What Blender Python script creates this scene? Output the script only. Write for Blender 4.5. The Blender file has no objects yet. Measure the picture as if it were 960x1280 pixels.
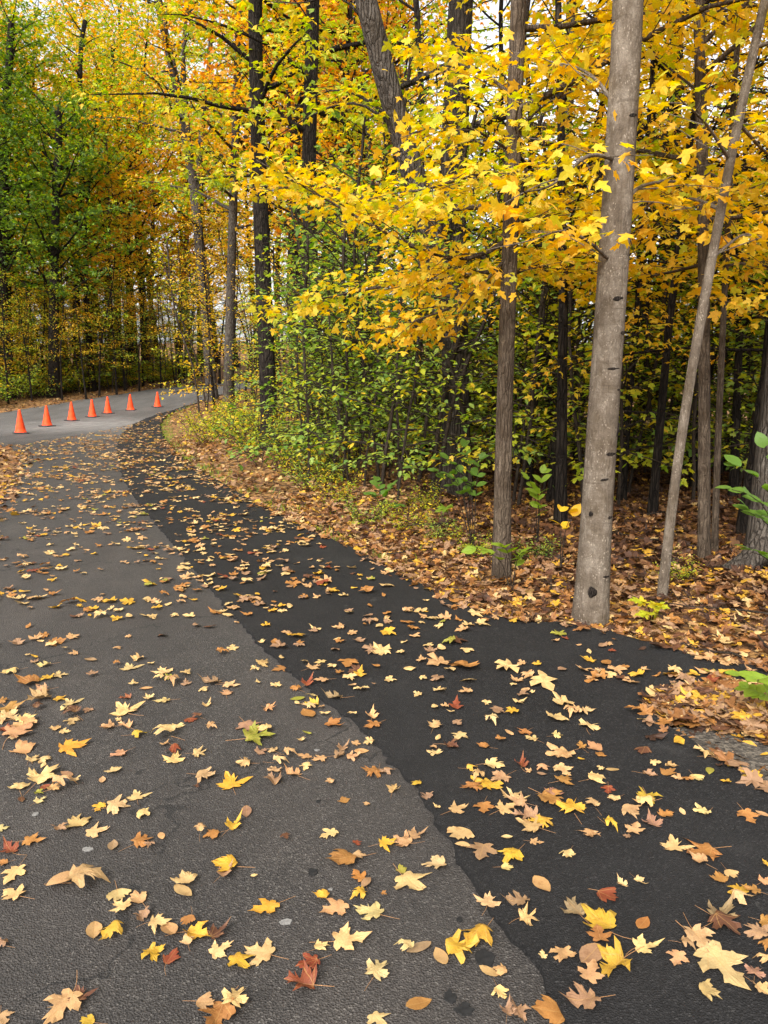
import bpy, math, random
import numpy as np
from mathutils import Vector, Matrix, geometry

# ------------------------------------------------------------------ camera, world, sun, exposure
SC = bpy.context.scene
COL = SC.collection
CAMZ, FPX, PITCH = 1.5, 930.0, math.radians(9.8)          # photograph 960 x 1280
cam_d = bpy.data.cameras.new('camera'); cam = bpy.data.objects.new('camera', cam_d); COL.objects.link(cam)
cam_d.sensor_fit = 'VERTICAL'; cam_d.sensor_height = 36.0; cam_d.lens = 36.0 * FPX / 1280
cam_d.clip_start = 0.05; cam_d.clip_end = 2000
cam.location = (0, 0, CAMZ); cam.rotation_euler = (math.radians(90) - PITCH, 0, 0)
SC.camera = cam

SUN_EL, SUN_AZ = math.radians(42), math.radians(205)       # azimuth clockwise from +Y
w = bpy.data.worlds.new('World'); SC.world = w; w.use_nodes = True
nt = w.node_tree; nt.nodes.clear()
sky = nt.nodes.new('ShaderNodeTexSky'); sky.sky_type = 'NISHITA'; sky.sun_disc = False
sky.sun_elevation = SUN_EL; sky.sun_rotation = SUN_AZ; sky.air_density = 1.0; sky.dust_density = 4.0; sky.ozone_density = 1.0
hs = nt.nodes.new('ShaderNodeHueSaturation'); hs.inputs['Saturation'].default_value = 0.16   # overcast: grey-white cloud
bg = nt.nodes.new('ShaderNodeBackground'); bg.inputs['Strength'].default_value = 0.15
wo = nt.nodes.new('ShaderNodeOutputWorld')
nt.links.new(sky.outputs[0], hs.inputs['Color']); nt.links.new(hs.outputs[0], bg.inputs[0]); nt.links.new(bg.outputs[0], wo.inputs[0])
sl = bpy.data.lights.new('sun', 'SUN'); sl.energy = 1.5; sl.angle = math.radians(25); sl.color = (1, .965, .91)
so = bpy.data.objects.new('sun', sl); COL.objects.link(so)
sd = Vector((math.sin(SUN_AZ) * math.cos(SUN_EL), math.cos(SUN_AZ) * math.cos(SUN_EL), math.sin(SUN_EL)))
so.rotation_euler = sd.to_track_quat('Z', 'Y').to_euler(); so.location = (0, 0, 30)
SC.view_settings.view_transform = 'Standard'; SC.view_settings.look = 'None'
SC.view_settings.exposure = 1.38; SC.view_settings.gamma = 1.0; SC.view_settings.use_curve_mapping = False
SC.render.engine = 'CYCLES'
SC.cycles.max_bounces = 8; SC.cycles.diffuse_bounces = 6; SC.cycles.glossy_bounces = 2; SC.cycles.transmission_bounces = 6
SC.cycles.transparent_max_bounces = 4; SC.cycles.use_denoising = True
SC.cycles.caustics_reflective = False; SC.cycles.caustics_refractive = False
R = np.random.default_rng(11)
PI = math.pi

# ------------------------------------------------------------------ terrain and pixel helpers
cp, sp = math.cos(PITCH), math.sin(PITCH)
def road_h(y):
    y = np.asarray(y, float); t = np.clip(y - 22, 0, 22)
    return 0.0024 * t * t + np.clip(y - 44, 0, 400) * 0.06
def ray(px, py):
    u, v = (px - 480) / FPX, (640 - py) / FPX
    return np.array([u, cp + v * sp, -sp + v * cp])
def at(px, py, top=70.0):
    d = ray(px, py); lo, hi = 0.3, top
    f = lambda y: CAMZ + d[2] / d[1] * y - float(road_h(y))
    if f(hi) > 0: return np.array([d[0] / d[1] * hi, hi, float(road_h(hi))])
    for _ in range(50):
        m = (lo + hi) / 2
        if f(m) > 0: lo = m
        else: hi = m
    y = (lo + hi) / 2
    return np.array([d[0] / d[1] * y, y, float(road_h(y))])
def on_ray(px, py, Y):
    d = ray(px, py); k = Y / d[1]
    return np.array([d[0] * k, Y, CAMZ + d[2] * k])
def P2(l): return [tuple(at(*p)[:2]) for p in l]

def dense(poly, step=0.25, rag=0.0, closed=True, seed=0):
    rr = np.random.default_rng(seed); out = []
    n = len(poly)
    for i in range(n if closed else n - 1):
        a = np.array(poly[i]); b = np.array(poly[(i + 1) % n]); L = np.linalg.norm(b - a)
        st = step * max(1.0, math.hypot(*a) / 8)
        k = max(1, int(L / st))
        for j in range(k):
            out.append(a + (b - a) * j / k)
    if not closed: out.append(np.array(poly[-1]))
    out = np.array(out)
    if rag: out = out + rr.normal(0, rag, out.shape) * np.clip(np.linalg.norm(out, axis=1) / 8, 1, 4)[:, None]
    return out
def smooth_poly(p, it=2):
    p = np.array(p, float)
    for _ in range(it):
        q = np.empty((2 * len(p) - 2, 2)); q[0::2] = p[:-1] * .75 + p[1:] * .25; q[1::2] = p[:-1] * .25 + p[1:] * .75
        p = np.vstack([p[:1], q, p[-1:]])
    return [tuple(x) for x in p]
def inside(poly, pts):
    poly = np.asarray(poly); x, y = pts[:, 0], pts[:, 1]; c = np.zeros(len(pts), bool)
    x1, y1 = poly[:, 0], poly[:, 1]; x2, y2 = np.roll(x1, -1), np.roll(y1, -1)
    for a, b, e, f in zip(x1, y1, x2, y2):
        if b == f: continue
        m = ((b > y) != (f > y)) & (x < (e - a) * (y - b) / (f - b) + a); c ^= m
    return c
def pdist(poly, pts, closed=True):
    poly = np.asarray(poly); d = np.full(len(pts), 1e9)
    A = poly if closed else poly[:-1]; B = np.roll(poly, -1, 0) if closed else poly[1:]
    for a, b in zip(A, B):
        ab = b - a; L = ab @ ab
        if L < 1e-12: continue
        t = np.clip(((pts - a) @ ab) / L, 0, 1); d = np.minimum(d, np.linalg.norm(pts - a - t[:, None] * ab, axis=1))
    return d

# edges of the paving, traced in world metres
seam = smooth_poly([(1.0, -4.0), (0.72, 0.3)] + P2([(708, 1280), (685, 1235), (652, 1181), (597, 1127), (568, 1064), (545, 1030), (500, 962), (440, 902), (390, 868), (340, 822),
            (280, 760), (235, 702), (190, 650), (160, 610), (148, 580), (147, 556), (154, 540), (172, 527), (200, 517)]), 2)
right_edge = smooth_poly([(3.6, -4.0), (2.6, .8)] + P2([(1010, 1010), (960, 985), (925, 968), (880, 940), (835, 912)]), 1) + \
    smooth_poly(P2([(822, 900), (806, 886), (812, 872), (850, 864), (935, 856), (1010, 850), (1030, 838), (930, 836), (880, 826), (830, 811), (780, 797), (740, 788), (690, 780), (640, 778), (600, 768),
            (560, 752), (525, 733), (490, 712), (455, 694), (420, 678), (375, 656), (330, 634), (285, 610), (240, 582), (212, 560), (200, 540), (200, 527), (212, 516), (235, 507)]), 2)
new_poly = seam + right_edge[::-1]
far_in = P2([(235, 507), (262, 497), (292, 489)]) + [(-6.5, 50), (0, 54), (12, 56), (40, 54), (90, 60)]
far_out = [(90, 68), (40, 62), (12, 63), (0, 62), (-8, 57)] + P2([(262, 479), (215, 484), (160, 491), (100, 500), (50, 508), (0, 516)]) + [(-26, 30), (-60, 24), (-110, 20)]
left_in = [(-110, 13), (-60, 15), (-24, 17.3), (-15, 18.2)] + smooth_poly(P2([(-20, 556), (12, 556), (28, 566), (22, 590), (0, 622), (-60, 690)]) + [(-4.6, 4.2), (-4.3, 0), (-4.4, -4)], 2)
old_poly = [(3.5, -4.0)] + right_edge[1:-1] + far_in + far_out + left_in + [(-4.4, -12), (3.6, -12)]
old_poly = [tuple(p) for p in old_poly]
ROAD = np.array(old_poly)

def vnoise(x, y, s=1.0):
    return (np.sin(x * 1.7 * s + 1.3 * np.sin(y * 1.1 * s)) + np.sin(y * 2.3 * s + 1.7 * np.sin(x * .9 * s + 2)) + .6 * np.sin(x * 4.1 * s - y * 3.3 * s)) / 2.6
def gz_arr(x, y):
    x = np.atleast_1d(np.asarray(x, float)); y = np.atleast_1d(np.asarray(y, float))
    pts = np.stack([x, y], 1); ins = inside(ROAD, pts)
    d = pdist(ROAD, pts); d[ins] = 0
    m = np.clip(d / 1.6, 0, 1); m = m * m * (3 - 2 * m)
    return road_h(y) - 0.05 + m * (0.06 + 0.07 * vnoise(x, y, .8)) + np.clip(d - 2, 0, 60) * .006
def gz(x, y):
    q = np.array([[float(x), float(y)]]); P_ = ROAD[::3]; d = 0.0 if inside(P_, q)[0] else float(pdist(P_, q)[0]); m = min(d / 1.6, 1); m = m * m * (3 - 2 * m)
    return float(road_h(y)) - .05 + m * (.06 + .07 * float(vnoise(x, y, .8))) + min(max(d - 2, 0), 60) * .006

# ------------------------------------------------------------------ mesh helpers
class Geo:
    def __init__(s): s.v = []; s.f = []; s.m = []; s.a = []; s.n = 0
    def add(s, v, f, mat=0, a=None):
        v = np.asarray(v, float); f = np.asarray(f, int)
        s.v.append(v); s.f.append(f + s.n); s.m.append(np.full(len(f), mat)); s.n += len(v)
        s.a.append(np.zeros(len(v)) if a is None else np.asarray(a, float))
    def mesh(s, name, mats, smooth=True, attr=True):
        me = bpy.data.meshes.new(name)
        if s.v:
            v = np.vstack(s.v); me.vertices.add(len(v)); me.vertices.foreach_set('co', v.ravel())
            li = np.concatenate([f.ravel() for f in s.f]); tot = np.concatenate([np.full(len(f), f.shape[1]) for f in s.f])
            me.loops.add(len(li)); me.loops.foreach_set('vertex_index', li.astype(np.int32))
            me.polygons.add(len(tot)); st = np.concatenate([[0], np.cumsum(tot)[:-1]])
            me.polygons.foreach_set('loop_start', st.astype(np.int32))
            me.polygons.foreach_set('material_index', np.concatenate(s.m).astype(np.int32))
            me.polygons.foreach_set('use_smooth', np.full(len(tot), smooth))
            if attr:
                at_ = me.attributes.new('rnd', 'FLOAT', 'POINT'); at_.data.foreach_set('value', np.concatenate(s.a).astype(np.float32))
            me.update(calc_edges=True)
        for m in mats: me.materials.append(m)
        return me
def tag(o, label=None, cat=None, group=None, kind=None):
    for k, x in (('label', label), ('category', cat), ('group', group), ('kind', kind)):
        if x: o[k] = x
    return o
def obj(name, me, parent=None, loc=None):
    o = bpy.data.objects.new(name, me); COL.objects.link(o)
    if parent: o.parent = parent
    if loc is not None: o.location = loc
    return o
def empty(name, loc, rz=0, s=1):
    o = bpy.data.objects.new(name, None); COL.objects.link(o); o.location = loc; o.rotation_euler.z = rz; o.scale = (s, s, s); o.empty_display_size = .2
    return o
def tube(g, path, rad, sides=8, mat=0, lob=None, cap=True, jit=0):
    path = np.asarray(path, float); n = len(path); rad = np.broadcast_to(np.asarray(rad, float), (n,))
    t = np.gradient(path, axis=0); t /= np.linalg.norm(t, axis=1)[:, None] + 1e-9
    ref = np.array([1., 0, 0]) if abs(t[0][0]) < .8 else np.array([0, 1., 0])
    u = ref - t * (t @ ref)[:, None]; u /= np.linalg.norm(u, axis=1)[:, None]; v = np.cross(t, u)
    an = np.arange(sides) / sides * 2 * PI
    rr = rad[:, None] * np.ones(sides)
    if lob is not None: rr = rr * lob(an)
    if jit: rr = rr * (1 + R.normal(0, jit, rr.shape))
    V = path[:, None] + rr[..., None] * (np.cos(an)[None, :, None] * u[:, None] + np.sin(an)[None, :, None] * v[:, None])
    i = np.arange(n - 1)[:, None] * sides; j = np.arange(sides)[None]; j2 = (j + 1) % sides
    F = np.stack([i + j, i + j2, i + sides + j2, i + sides + j], -1).reshape(-1, 4)
    g.add(V.reshape(-1, 3), F, mat)
    if cap:
        c = path[-1] + t[-1] * rad[-1] * .5
        k = (n - 1) * sides
        g.add(np.vstack([V[-1], c]), [(a, (a + 1) % sides, sides) for a in range(sides)], mat)
def resample(p, n):
    p = np.asarray(p, float); s = np.concatenate([[0], np.cumsum(np.linalg.norm(np.diff(p, axis=0), axis=1))])
    # Catmull-like smoothing by fine linear then blur
    q = np.stack([np.interp(np.linspace(0, s[-1], n), s, p[:, k]) for k in range(3)], 1)
    for _ in range(2):
        q[1:-1] = q[1:-1] * .5 + (q[:-2] + q[2:]) * .25
    return q

# ------------------------------------------------------------------ materials
def new_mat(name):
    m = bpy.data.materials.new(name); m.use_nodes = True; t = m.node_tree; t.nodes.clear()
    out = t.nodes.new('ShaderNodeOutputMaterial'); return m, t, out
class N:
    def __init__(s, t): s.t = t
    def n(s, kind, **k):
        x = s.t.nodes.new('ShaderNode' + kind)
        for a, b in k.items(): setattr(x, a, b)
        return x
    def l(s, a, b): s.t.links.new(a, b)
    def setin(s, node, **k):
        for a, b in k.items(): node.inputs[a].default_value = b
    def val(s, inp, x):
        if isinstance(x, (int, float)): inp.default_value = x
        else: s.l(x, inp)
    def math(s, op, a, b=0.0, c=None):
        x = s.n('Math', operation=op); s.val(x.inputs[0], a); s.val(x.inputs[1], b)
        if c is not None: s.val(x.inputs[2], c)
        return x.outputs[0]
    def mix(s, f, a, b, mode='MIX'):
        x = s.n('MixRGB', blend_type=mode); s.val(x.inputs[0], f)
        for i, q in ((1, a), (2, b)):
            if isinstance(q, tuple): x.inputs[i].default_value = (*q[:3], 1)
            else: s.l(q, x.inputs[i])
        return x.outputs[0]
    def noise(s, vec, scale, detail=4, rough=.6, out='Fac'):
        x = s.n('TexNoise'); s.setin(x, Scale=scale, Detail=detail, Roughness=rough); s.l(vec, x.inputs['Vector']); return x.outputs[out]
    def vor(s, vec, scale, out='Distance', feature='F1'):
        x = s.n('TexVoronoi', feature=feature); s.setin(x, Scale=scale); s.l(vec, x.inputs['Vector']); return x.outputs[out]
    def ramp(s, fac, stops, interp='LINEAR'):
        x = s.n('ValToRGB'); x.color_ramp.interpolation = interp; e = x.color_ramp.elements
        while len(e) < len(stops): e.new(.5)
        for q, (p, c) in zip(e, stops): q.position = p; q.color = (*c, 1) if not isinstance(c, (int, float)) else (c, c, c, 1)
        s.l(fac, x.inputs[0]); return x.outputs[0]
    def mapping(s, vec, scale):
        x = s.n('Mapping'); x.inputs['Scale'].default_value = scale; s.l(vec, x.inputs[0]); return x.outputs[0]
    def bump(s, h, strength, dist):
        x = s.n('Bump'); s.setin(x, Strength=strength, Distance=dist); s.l(h, x.inputs['Height']); return x.outputs[0]

def foliage(name, cols, trans=.55, noise_scale=.45, noise_amt=.9, rnd_amt=.75):
    m, t, out = new_mat(name); q = N(t)
    a = q.n('Attribute', attribute_name='rnd'); oi = q.n('ObjectInfo'); tc = q.n('TexCoord')
    nz = q.noise(tc.outputs['Object'], noise_scale, 3, .55)
    f = q.math('ADD', q.math('MULTIPLY', q.math('SUBTRACT', a.outputs['Fac'], .5), rnd_amt), q.math('MULTIPLY', q.math('SUBTRACT', nz, .5), noise_amt))
    f = q.math('ADD', f, q.math('MULTIPLY', q.math('SUBTRACT', oi.outputs['Random'], .5), .25)); f = q.math('ADD', f, .5)
    c = q.ramp(f, [(i / (len(cols) - 1), x) for i, x in enumerate(cols)])
    fine = q.noise(tc.outputs['Object'], 60, 2)
    c = q.mix(.35, c, q.ramp(fine, [(.3, (.6, .55, .5)), (.7, (1.1, 1.1, 1.1))]), 'MULTIPLY')
    b = q.n('BsdfPrincipled'); q.l(c, b.inputs['Base Color']); q.setin(b, Roughness=.5); b.inputs['Specular IOR Level'].default_value = .35
    tr = q.n('BsdfTranslucent'); hsv = q.n('HueSaturation'); q.setin(hsv, Saturation=1.15, Value=1.1); q.l(c, hsv.inputs['Color']); q.l(hsv.outputs[0], tr.inputs['Color'])
    mx = q.n('MixShader'); mx.inputs[0].default_value = trans; q.l(b.outputs[0], mx.inputs[1]); q.l(tr.outputs[0], mx.inputs[2]); q.l(mx.outputs[0], out.inputs[0])
    return m
GREEN_D = (.085, .15, .028); GREEN = (.13, .24, .035); GREEN_L = (.26, .38, .04); YGREEN = (.50, .54, .035); YEL = (.80, .545, .04); GOLD = (.84, .475, .035); ORG = (.80, .31, .035); RUST = (.55, .19, .035)
M = {}
M['gold'] = foliage('leaves_gold', [YGREEN, (.68, .56, .04), YEL, YEL, GOLD, GOLD, (.84, .43, .03)])
M['goldor'] = foliage('leaves_golden_orange', [YGREEN, YEL, GOLD, GOLD, (.84, .40, .03), ORG])
M['yg'] = foliage('leaves_yellow_green', [GREEN_L, GREEN_L, YGREEN, YGREEN, YEL, YEL])
M['olive'] = foliage('leaves_olive', [GREEN, GREEN_L, GREEN_L, YGREEN, YEL, GOLD])
M['green'] = foliage('leaves_green', [(.10, .18, .03), GREEN, (.19, .30, .035), GREEN_L, YGREEN])
M['dgreen'] = foliage('leaves_dark_green', [GREEN_D, (.10, .18, .03), (.12, .21, .032), GREEN_L, YGREEN])
M['mix'] = foliage('leaves_mixed', [GREEN, GREEN_L, YEL, GOLD, ORG, RUST], noise_scale=.3, noise_amt=1.3)
M['lightgreen'] = foliage('leaves_light_green', [GREEN, (.22, .34, .07), (.32, .44, .08), (.42, .50, .08), YGREEN], rnd_amt=1.0)
M['orange'] = foliage('leaves_orange', [YEL, GOLD, ORG, (.75, .3, .04), RUST])

def bark(name, dark, mid, light, scale=1.0, lichen=0.0, fur=1.0):
    m, t, out = new_mat(name); q = N(t); tc = q.n('TexCoord'); o = tc.outputs['Object']
    warp = q.n('VectorMath', operation='ADD'); q.l(o, warp.inputs[0]); wn = q.n('TexNoise'); q.setin(wn, Scale=7.0, Detail=3.0); q.l(o, wn.inputs['Vector'])
    ws = q.n('VectorMath', operation='SCALE'); q.l(wn.outputs['Color'], ws.inputs[0]); ws.inputs['Scale'].default_value = .05; q.l(ws.outputs[0], warp.inputs[1]); wv = warp.outputs[0]
    f1 = q.noise(q.mapping(o, (9 * scale, 9 * scale, 3.0 * scale)), 1.5, 7, .72)
    blot = q.noise(wv, 8.5, 6, .7); big = q.noise(o, 1.1, 4); fine = q.noise(o, 110, 4, .7)
    fis = q.vor(q.mapping(wv, (30 * scale, 30 * scale, 4.2 * scale)), 1.0, 'Distance', 'DISTANCE_TO_EDGE')
    crack = q.ramp(fis, [(.0, 1.), (.10, .35), (.2, 0.)])
    f = q.math('ADD', q.math('MULTIPLY', f1, .45), q.math('ADD', q.math('MULTIPLY', blot, .38), q.math('MULTIPLY', big, .25)))
    c = q.ramp(f, [(.36, dark), (.52, mid), (.68, light)])
    c = q.mix(.6, c, q.ramp(fine, [(.3, .5), (.7, 1.35)]), 'MULTIPLY')
    c = q.mix(q.math('MULTIPLY', crack, .75 * fur), c, dark)
    if lichen:
        k = q.math('MULTIPLY', q.math('LESS_THAN', q.vor(q.mapping(o, (1, 1, .6)), 75), .3), q.math('GREATER_THAN', q.noise(o, 17, 3), .54)); k = q.math('MULTIPLY', k, lichen * .6)
        c = q.mix(k, c, tuple(min(1, x * 1.5) for x in light))
        ring = q.noise(q.mapping(wv, (2.5, 2.5, 38)), 1.0, 4, .75)
        c = q.mix(q.math('MULTIPLY', q.ramp(ring, [(.58, 0.), (.66, 1.)]), .6 * lichen), c, dark)
        moss = q.math('MULTIPLY', q.ramp(q.noise(o, 3.0, 6, .75), [(.5, 0.), (.6, 1.)]), .65); c = q.mix(moss, c, tuple(x * y for x, y in zip(mid, (.55, .5, .42))))
    b = q.n('BsdfPrincipled'); q.l(c, b.inputs['Base Color']); q.setin(b, Roughness=.92); b.inputs['Specular IOR Level'].default_value = .15
    hgt = q.math('SUBTRACT', q.math('ADD', f1, q.math('MULTIPLY', fine, .35)), q.math('MULTIPLY', crack, 1.2 * fur))
    q.l(q.bump(hgt, .9, .022), b.inputs['Normal']); q.l(b.outputs[0], out.inputs[0]); return m
M['bark_pale'] = bark('bark_pale_grey', (.045, .032, .022), (.125, .098, .072), (.245, .205, .162), 1.0, .8, .14)
M['bark_brown'] = bark('bark_brown', (.026, .018, .012), (.08, .058, .04), (.16, .122, .087), 1.2, .6, .45)
M['bark_grey'] = bark('bark_grey', (.024, .019, .015), (.075, .062, .05), (.15, .13, .108), .8, .4, .9)
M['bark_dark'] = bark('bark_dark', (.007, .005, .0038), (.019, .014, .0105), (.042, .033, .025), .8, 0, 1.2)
M['bark_mid'] = bark('bark_mid', (.014, .011, .008), (.042, .033, .026), (.09, .075, .06), .8, .3, .9)
M['twig'] = bark('bark_twig', (.02, .015, .011), (.05, .036, .026), (.09, .07, .05), 3, 0, .5)
M['wound'] = bark('bark_scar', (.008, .006, .005), (.03, .022, .017), (.09, .07, .055), 3, 0, 1)

def asphalt(name, base, agg, patch, pale, amt=1.0, rough=.75, spec=.4):
    m, t, out = new_mat(name); q = N(t); g = q.n('NewGeometry'); o = g.outputs['Position']
    a = q.vor(o, 185, 'Color'); sep = q.n('SeparateColor'); q.l(a, sep.inputs[0])
    f = q.noise(o, 260, 3, .7); big = q.noise(o, .55, 5, .6); mid = q.noise(o, 4.5, 5, .65)
    c = q.ramp(sep.outputs[0], [(0, tuple(x * .4 for x in base)), (.5, base), (.85, tuple(x * 1.25 for x in base)), (.985, agg)])
    c = q.mix(.7, c, q.ramp(f, [(.3, .55), (.7, 1.4)]), 'MULTIPLY')
    c = q.mix(q.math('MULTIPLY', q.ramp(big, [(.4, 0.), (.68, 1.)]), .75 * amt), c, patch)
    c = q.mix(.6, c, q.ramp(mid, [(.25, .68), (.75, 1.3)]), 'MULTIPLY')
    # small pale scuffs and chips
    sc = q.math('MULTIPLY', q.math('GREATER_THAN', q.noise(q.mapping(o, (1, .7, 1)), 9, 5, .7), .665), q.math('GREATER_THAN', q.noise(o, 90, 2), .45))
    c = q.mix(q.math('MULTIPLY', sc, .45), c, pale)
    dust = q.ramp(q.noise(o, 1.1, 6, .72), [(.56, 0.), (.7, 1.)])
    c = q.mix(q.math('MULTIPLY', q.math('MULTIPLY', dust, q.ramp(q.noise(o, 30, 4, .8), [(.4, 0.), (.65, 1.)])), .4 * amt), c, pale)
    if name == 'asphalt_old':                       # far cross road lightened: grazing sky reflection put into the colour
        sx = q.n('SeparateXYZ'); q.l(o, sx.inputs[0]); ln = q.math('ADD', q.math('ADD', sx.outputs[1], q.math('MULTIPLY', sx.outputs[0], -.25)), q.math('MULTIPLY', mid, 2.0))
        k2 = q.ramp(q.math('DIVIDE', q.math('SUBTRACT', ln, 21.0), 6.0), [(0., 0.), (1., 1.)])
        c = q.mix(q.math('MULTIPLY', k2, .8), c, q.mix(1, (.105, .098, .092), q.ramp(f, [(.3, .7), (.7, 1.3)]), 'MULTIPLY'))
        # hairline cracks and darker oil-stained lanes
        w2 = q.n('VectorMath', operation='ADD'); q.l(o, w2.inputs[0]); nn = q.n('TexNoise'); q.setin(nn, Scale=2.5, Detail=5.0); q.l(o, nn.inputs['Vector']); q.l(nn.outputs['Color'], w2.inputs[1])
        ck = q.vor(w2.outputs[0], .55, 'Distance', 'DISTANCE_TO_EDGE'); ck = q.math('MULTIPLY', q.math('LESS_THAN', ck, .0045), q.math('GREATER_THAN', big, .47))
        c = q.mix(q.math('MULTIPLY', ck, .8), c, (.008, .007, .006))
        st = q.ramp(q.noise(q.mapping(o, (1.6, .35, 1)), 1.0, 5, .6), [(.42, 0.), (.62, 1.)]); c = q.mix(q.math('MULTIPLY', st, .35), c, (.018, .016, .0145))
    if name == 'asphalt_old':                       # ground-in pale dust by the cones
        cx, cy, _ = at(112, 531); d = q.n('VectorMath', operation='DISTANCE'); q.l(q.mapping(o, (1, .8, 0)), d.inputs[0]); d.inputs[1].default_value = (cx, cy * .8, 0)
        k = q.math('ADD', d.outputs['Value'], q.math('MULTIPLY', mid, 3.0)); k = q.ramp(q.math('DIVIDE', k, 6), [(.35, 1.), (.8, 0.)])
        c = q.mix(q.math('MULTIPLY', k, q.ramp(q.noise(o, 2.2, 6, .75), [(.35, .2), (.62, .85)])), c, (.24, .225, .21))
    b = q.n('BsdfPrincipled'); q.l(c, b.inputs['Base Color']); q.setin(b, Roughness=rough); b.inputs['Specular IOR Level'].default_value = spec
    h = q.math('ADD', q.vor(o, 185), q.math('ADD', q.math('MULTIPLY', f, .5), q.math('MULTIPLY', mid, .6)))
    q.l(q.bump(h, .9, .006), b.inputs['Normal']); q.l(b.outputs[0], out.inputs[0]); return m
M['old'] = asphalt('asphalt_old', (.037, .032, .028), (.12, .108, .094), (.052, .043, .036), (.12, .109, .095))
M['new'] = asphalt('asphalt_new', (.0115, .0108, .0108), (.036, .034, .033), (.019, .0178, .017), (.06, .057, .053), .9, .85, .22)

def plain(name, col, rough=.6, var=.25, scale=40, bump=.2, spec=.4):
    m, t, out = new_mat(name); q = N(t); tc = q.n('TexCoord'); o = tc.outputs['Object']; n = q.noise(o, scale, 4)
    c = q.mix(1, col, q.ramp(n, [(.3, 1 - var), (.7, 1 + var)]), 'MULTIPLY')
    b = q.n('BsdfPrincipled'); q.l(c, b.inputs['Base Color']); q.setin(b, Roughness=rough); b.inputs['Specular IOR Level'].default_value = spec
    q.l(q.bump(n, bump, .004), b.inputs['Normal']); q.l(b.outputs[0], out.inputs[0]); return m
M['cone'] = plain('cone_orange_plastic', (.78, .062, .012), .6, .3, 7, .1, .2)
M['cone_base'] = plain('cone_black_rubber', (.03, .028, .027), .8, .3, 30, .3)
M['tar'] = plain('tar', (.014, .0135, .013), .85, .4, 60, .5, .2)
M['lime'] = plain('lime_fleck', (.16, .152, .14), .9, .3, 80, .5)
def ground_mat():
    m, t, out = new_mat('forest_floor'); q = N(t); g = q.n('NewGeometry'); o = g.outputs['Position']
    v = q.vor(q.mapping(o, (1, 1, .3)), 13, 'Color'); s = q.n('SeparateColor'); q.l(v, s.inputs[0]); n = q.noise(o, 1.2, 5)
    f = q.math('ADD', q.math('MULTIPLY', s.outputs[0], .7), q.math('MULTIPLY', n, .4))
    c = q.ramp(f, [(.1, (.035, .022, .014)), (.4, (.09, .05, .026)), (.6, (.2, .10, .04)), (.8, (.32, .17, .06)), (1, (.42, .25, .09))])
    b = q.n('BsdfPrincipled'); q.l(c, b.inputs['Base Color']); q.setin(b, Roughness=.95); b.inputs['Specular IOR Level'].default_value = .15
    q.l(q.bump(q.math('ADD', s.outputs[1], q.noise(o, 40, 4)), .8, .03), b.inputs['Normal']); q.l(b.outputs[0], out.inputs[0]); return m
M['ground'] = ground_mat()
def gravel_mat():
    m, t, out = new_mat('gravel'); q = N(t); g = q.n('NewGeometry'); o = g.outputs['Position']
    v = q.vor(o, 70, 'Color'); s = q.n('SeparateColor'); q.l(v, s.inputs[0])
    c = q.ramp(s.outputs[0], [(0, (.022, .017, .012)), (.5, (.055, .044, .032)), (1, (.125, .103, .078))])
    b = q.n('BsdfPrincipled'); q.l(c, b.inputs['Base Color']); q.setin(b, Roughness=.95)
    q.l(q.bump(q.vor(o, 70), .9, .012), b.inputs['Normal']); q.l(b.outputs[0], out.inputs[0]); return m
M['gravel'] = gravel_mat()

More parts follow.
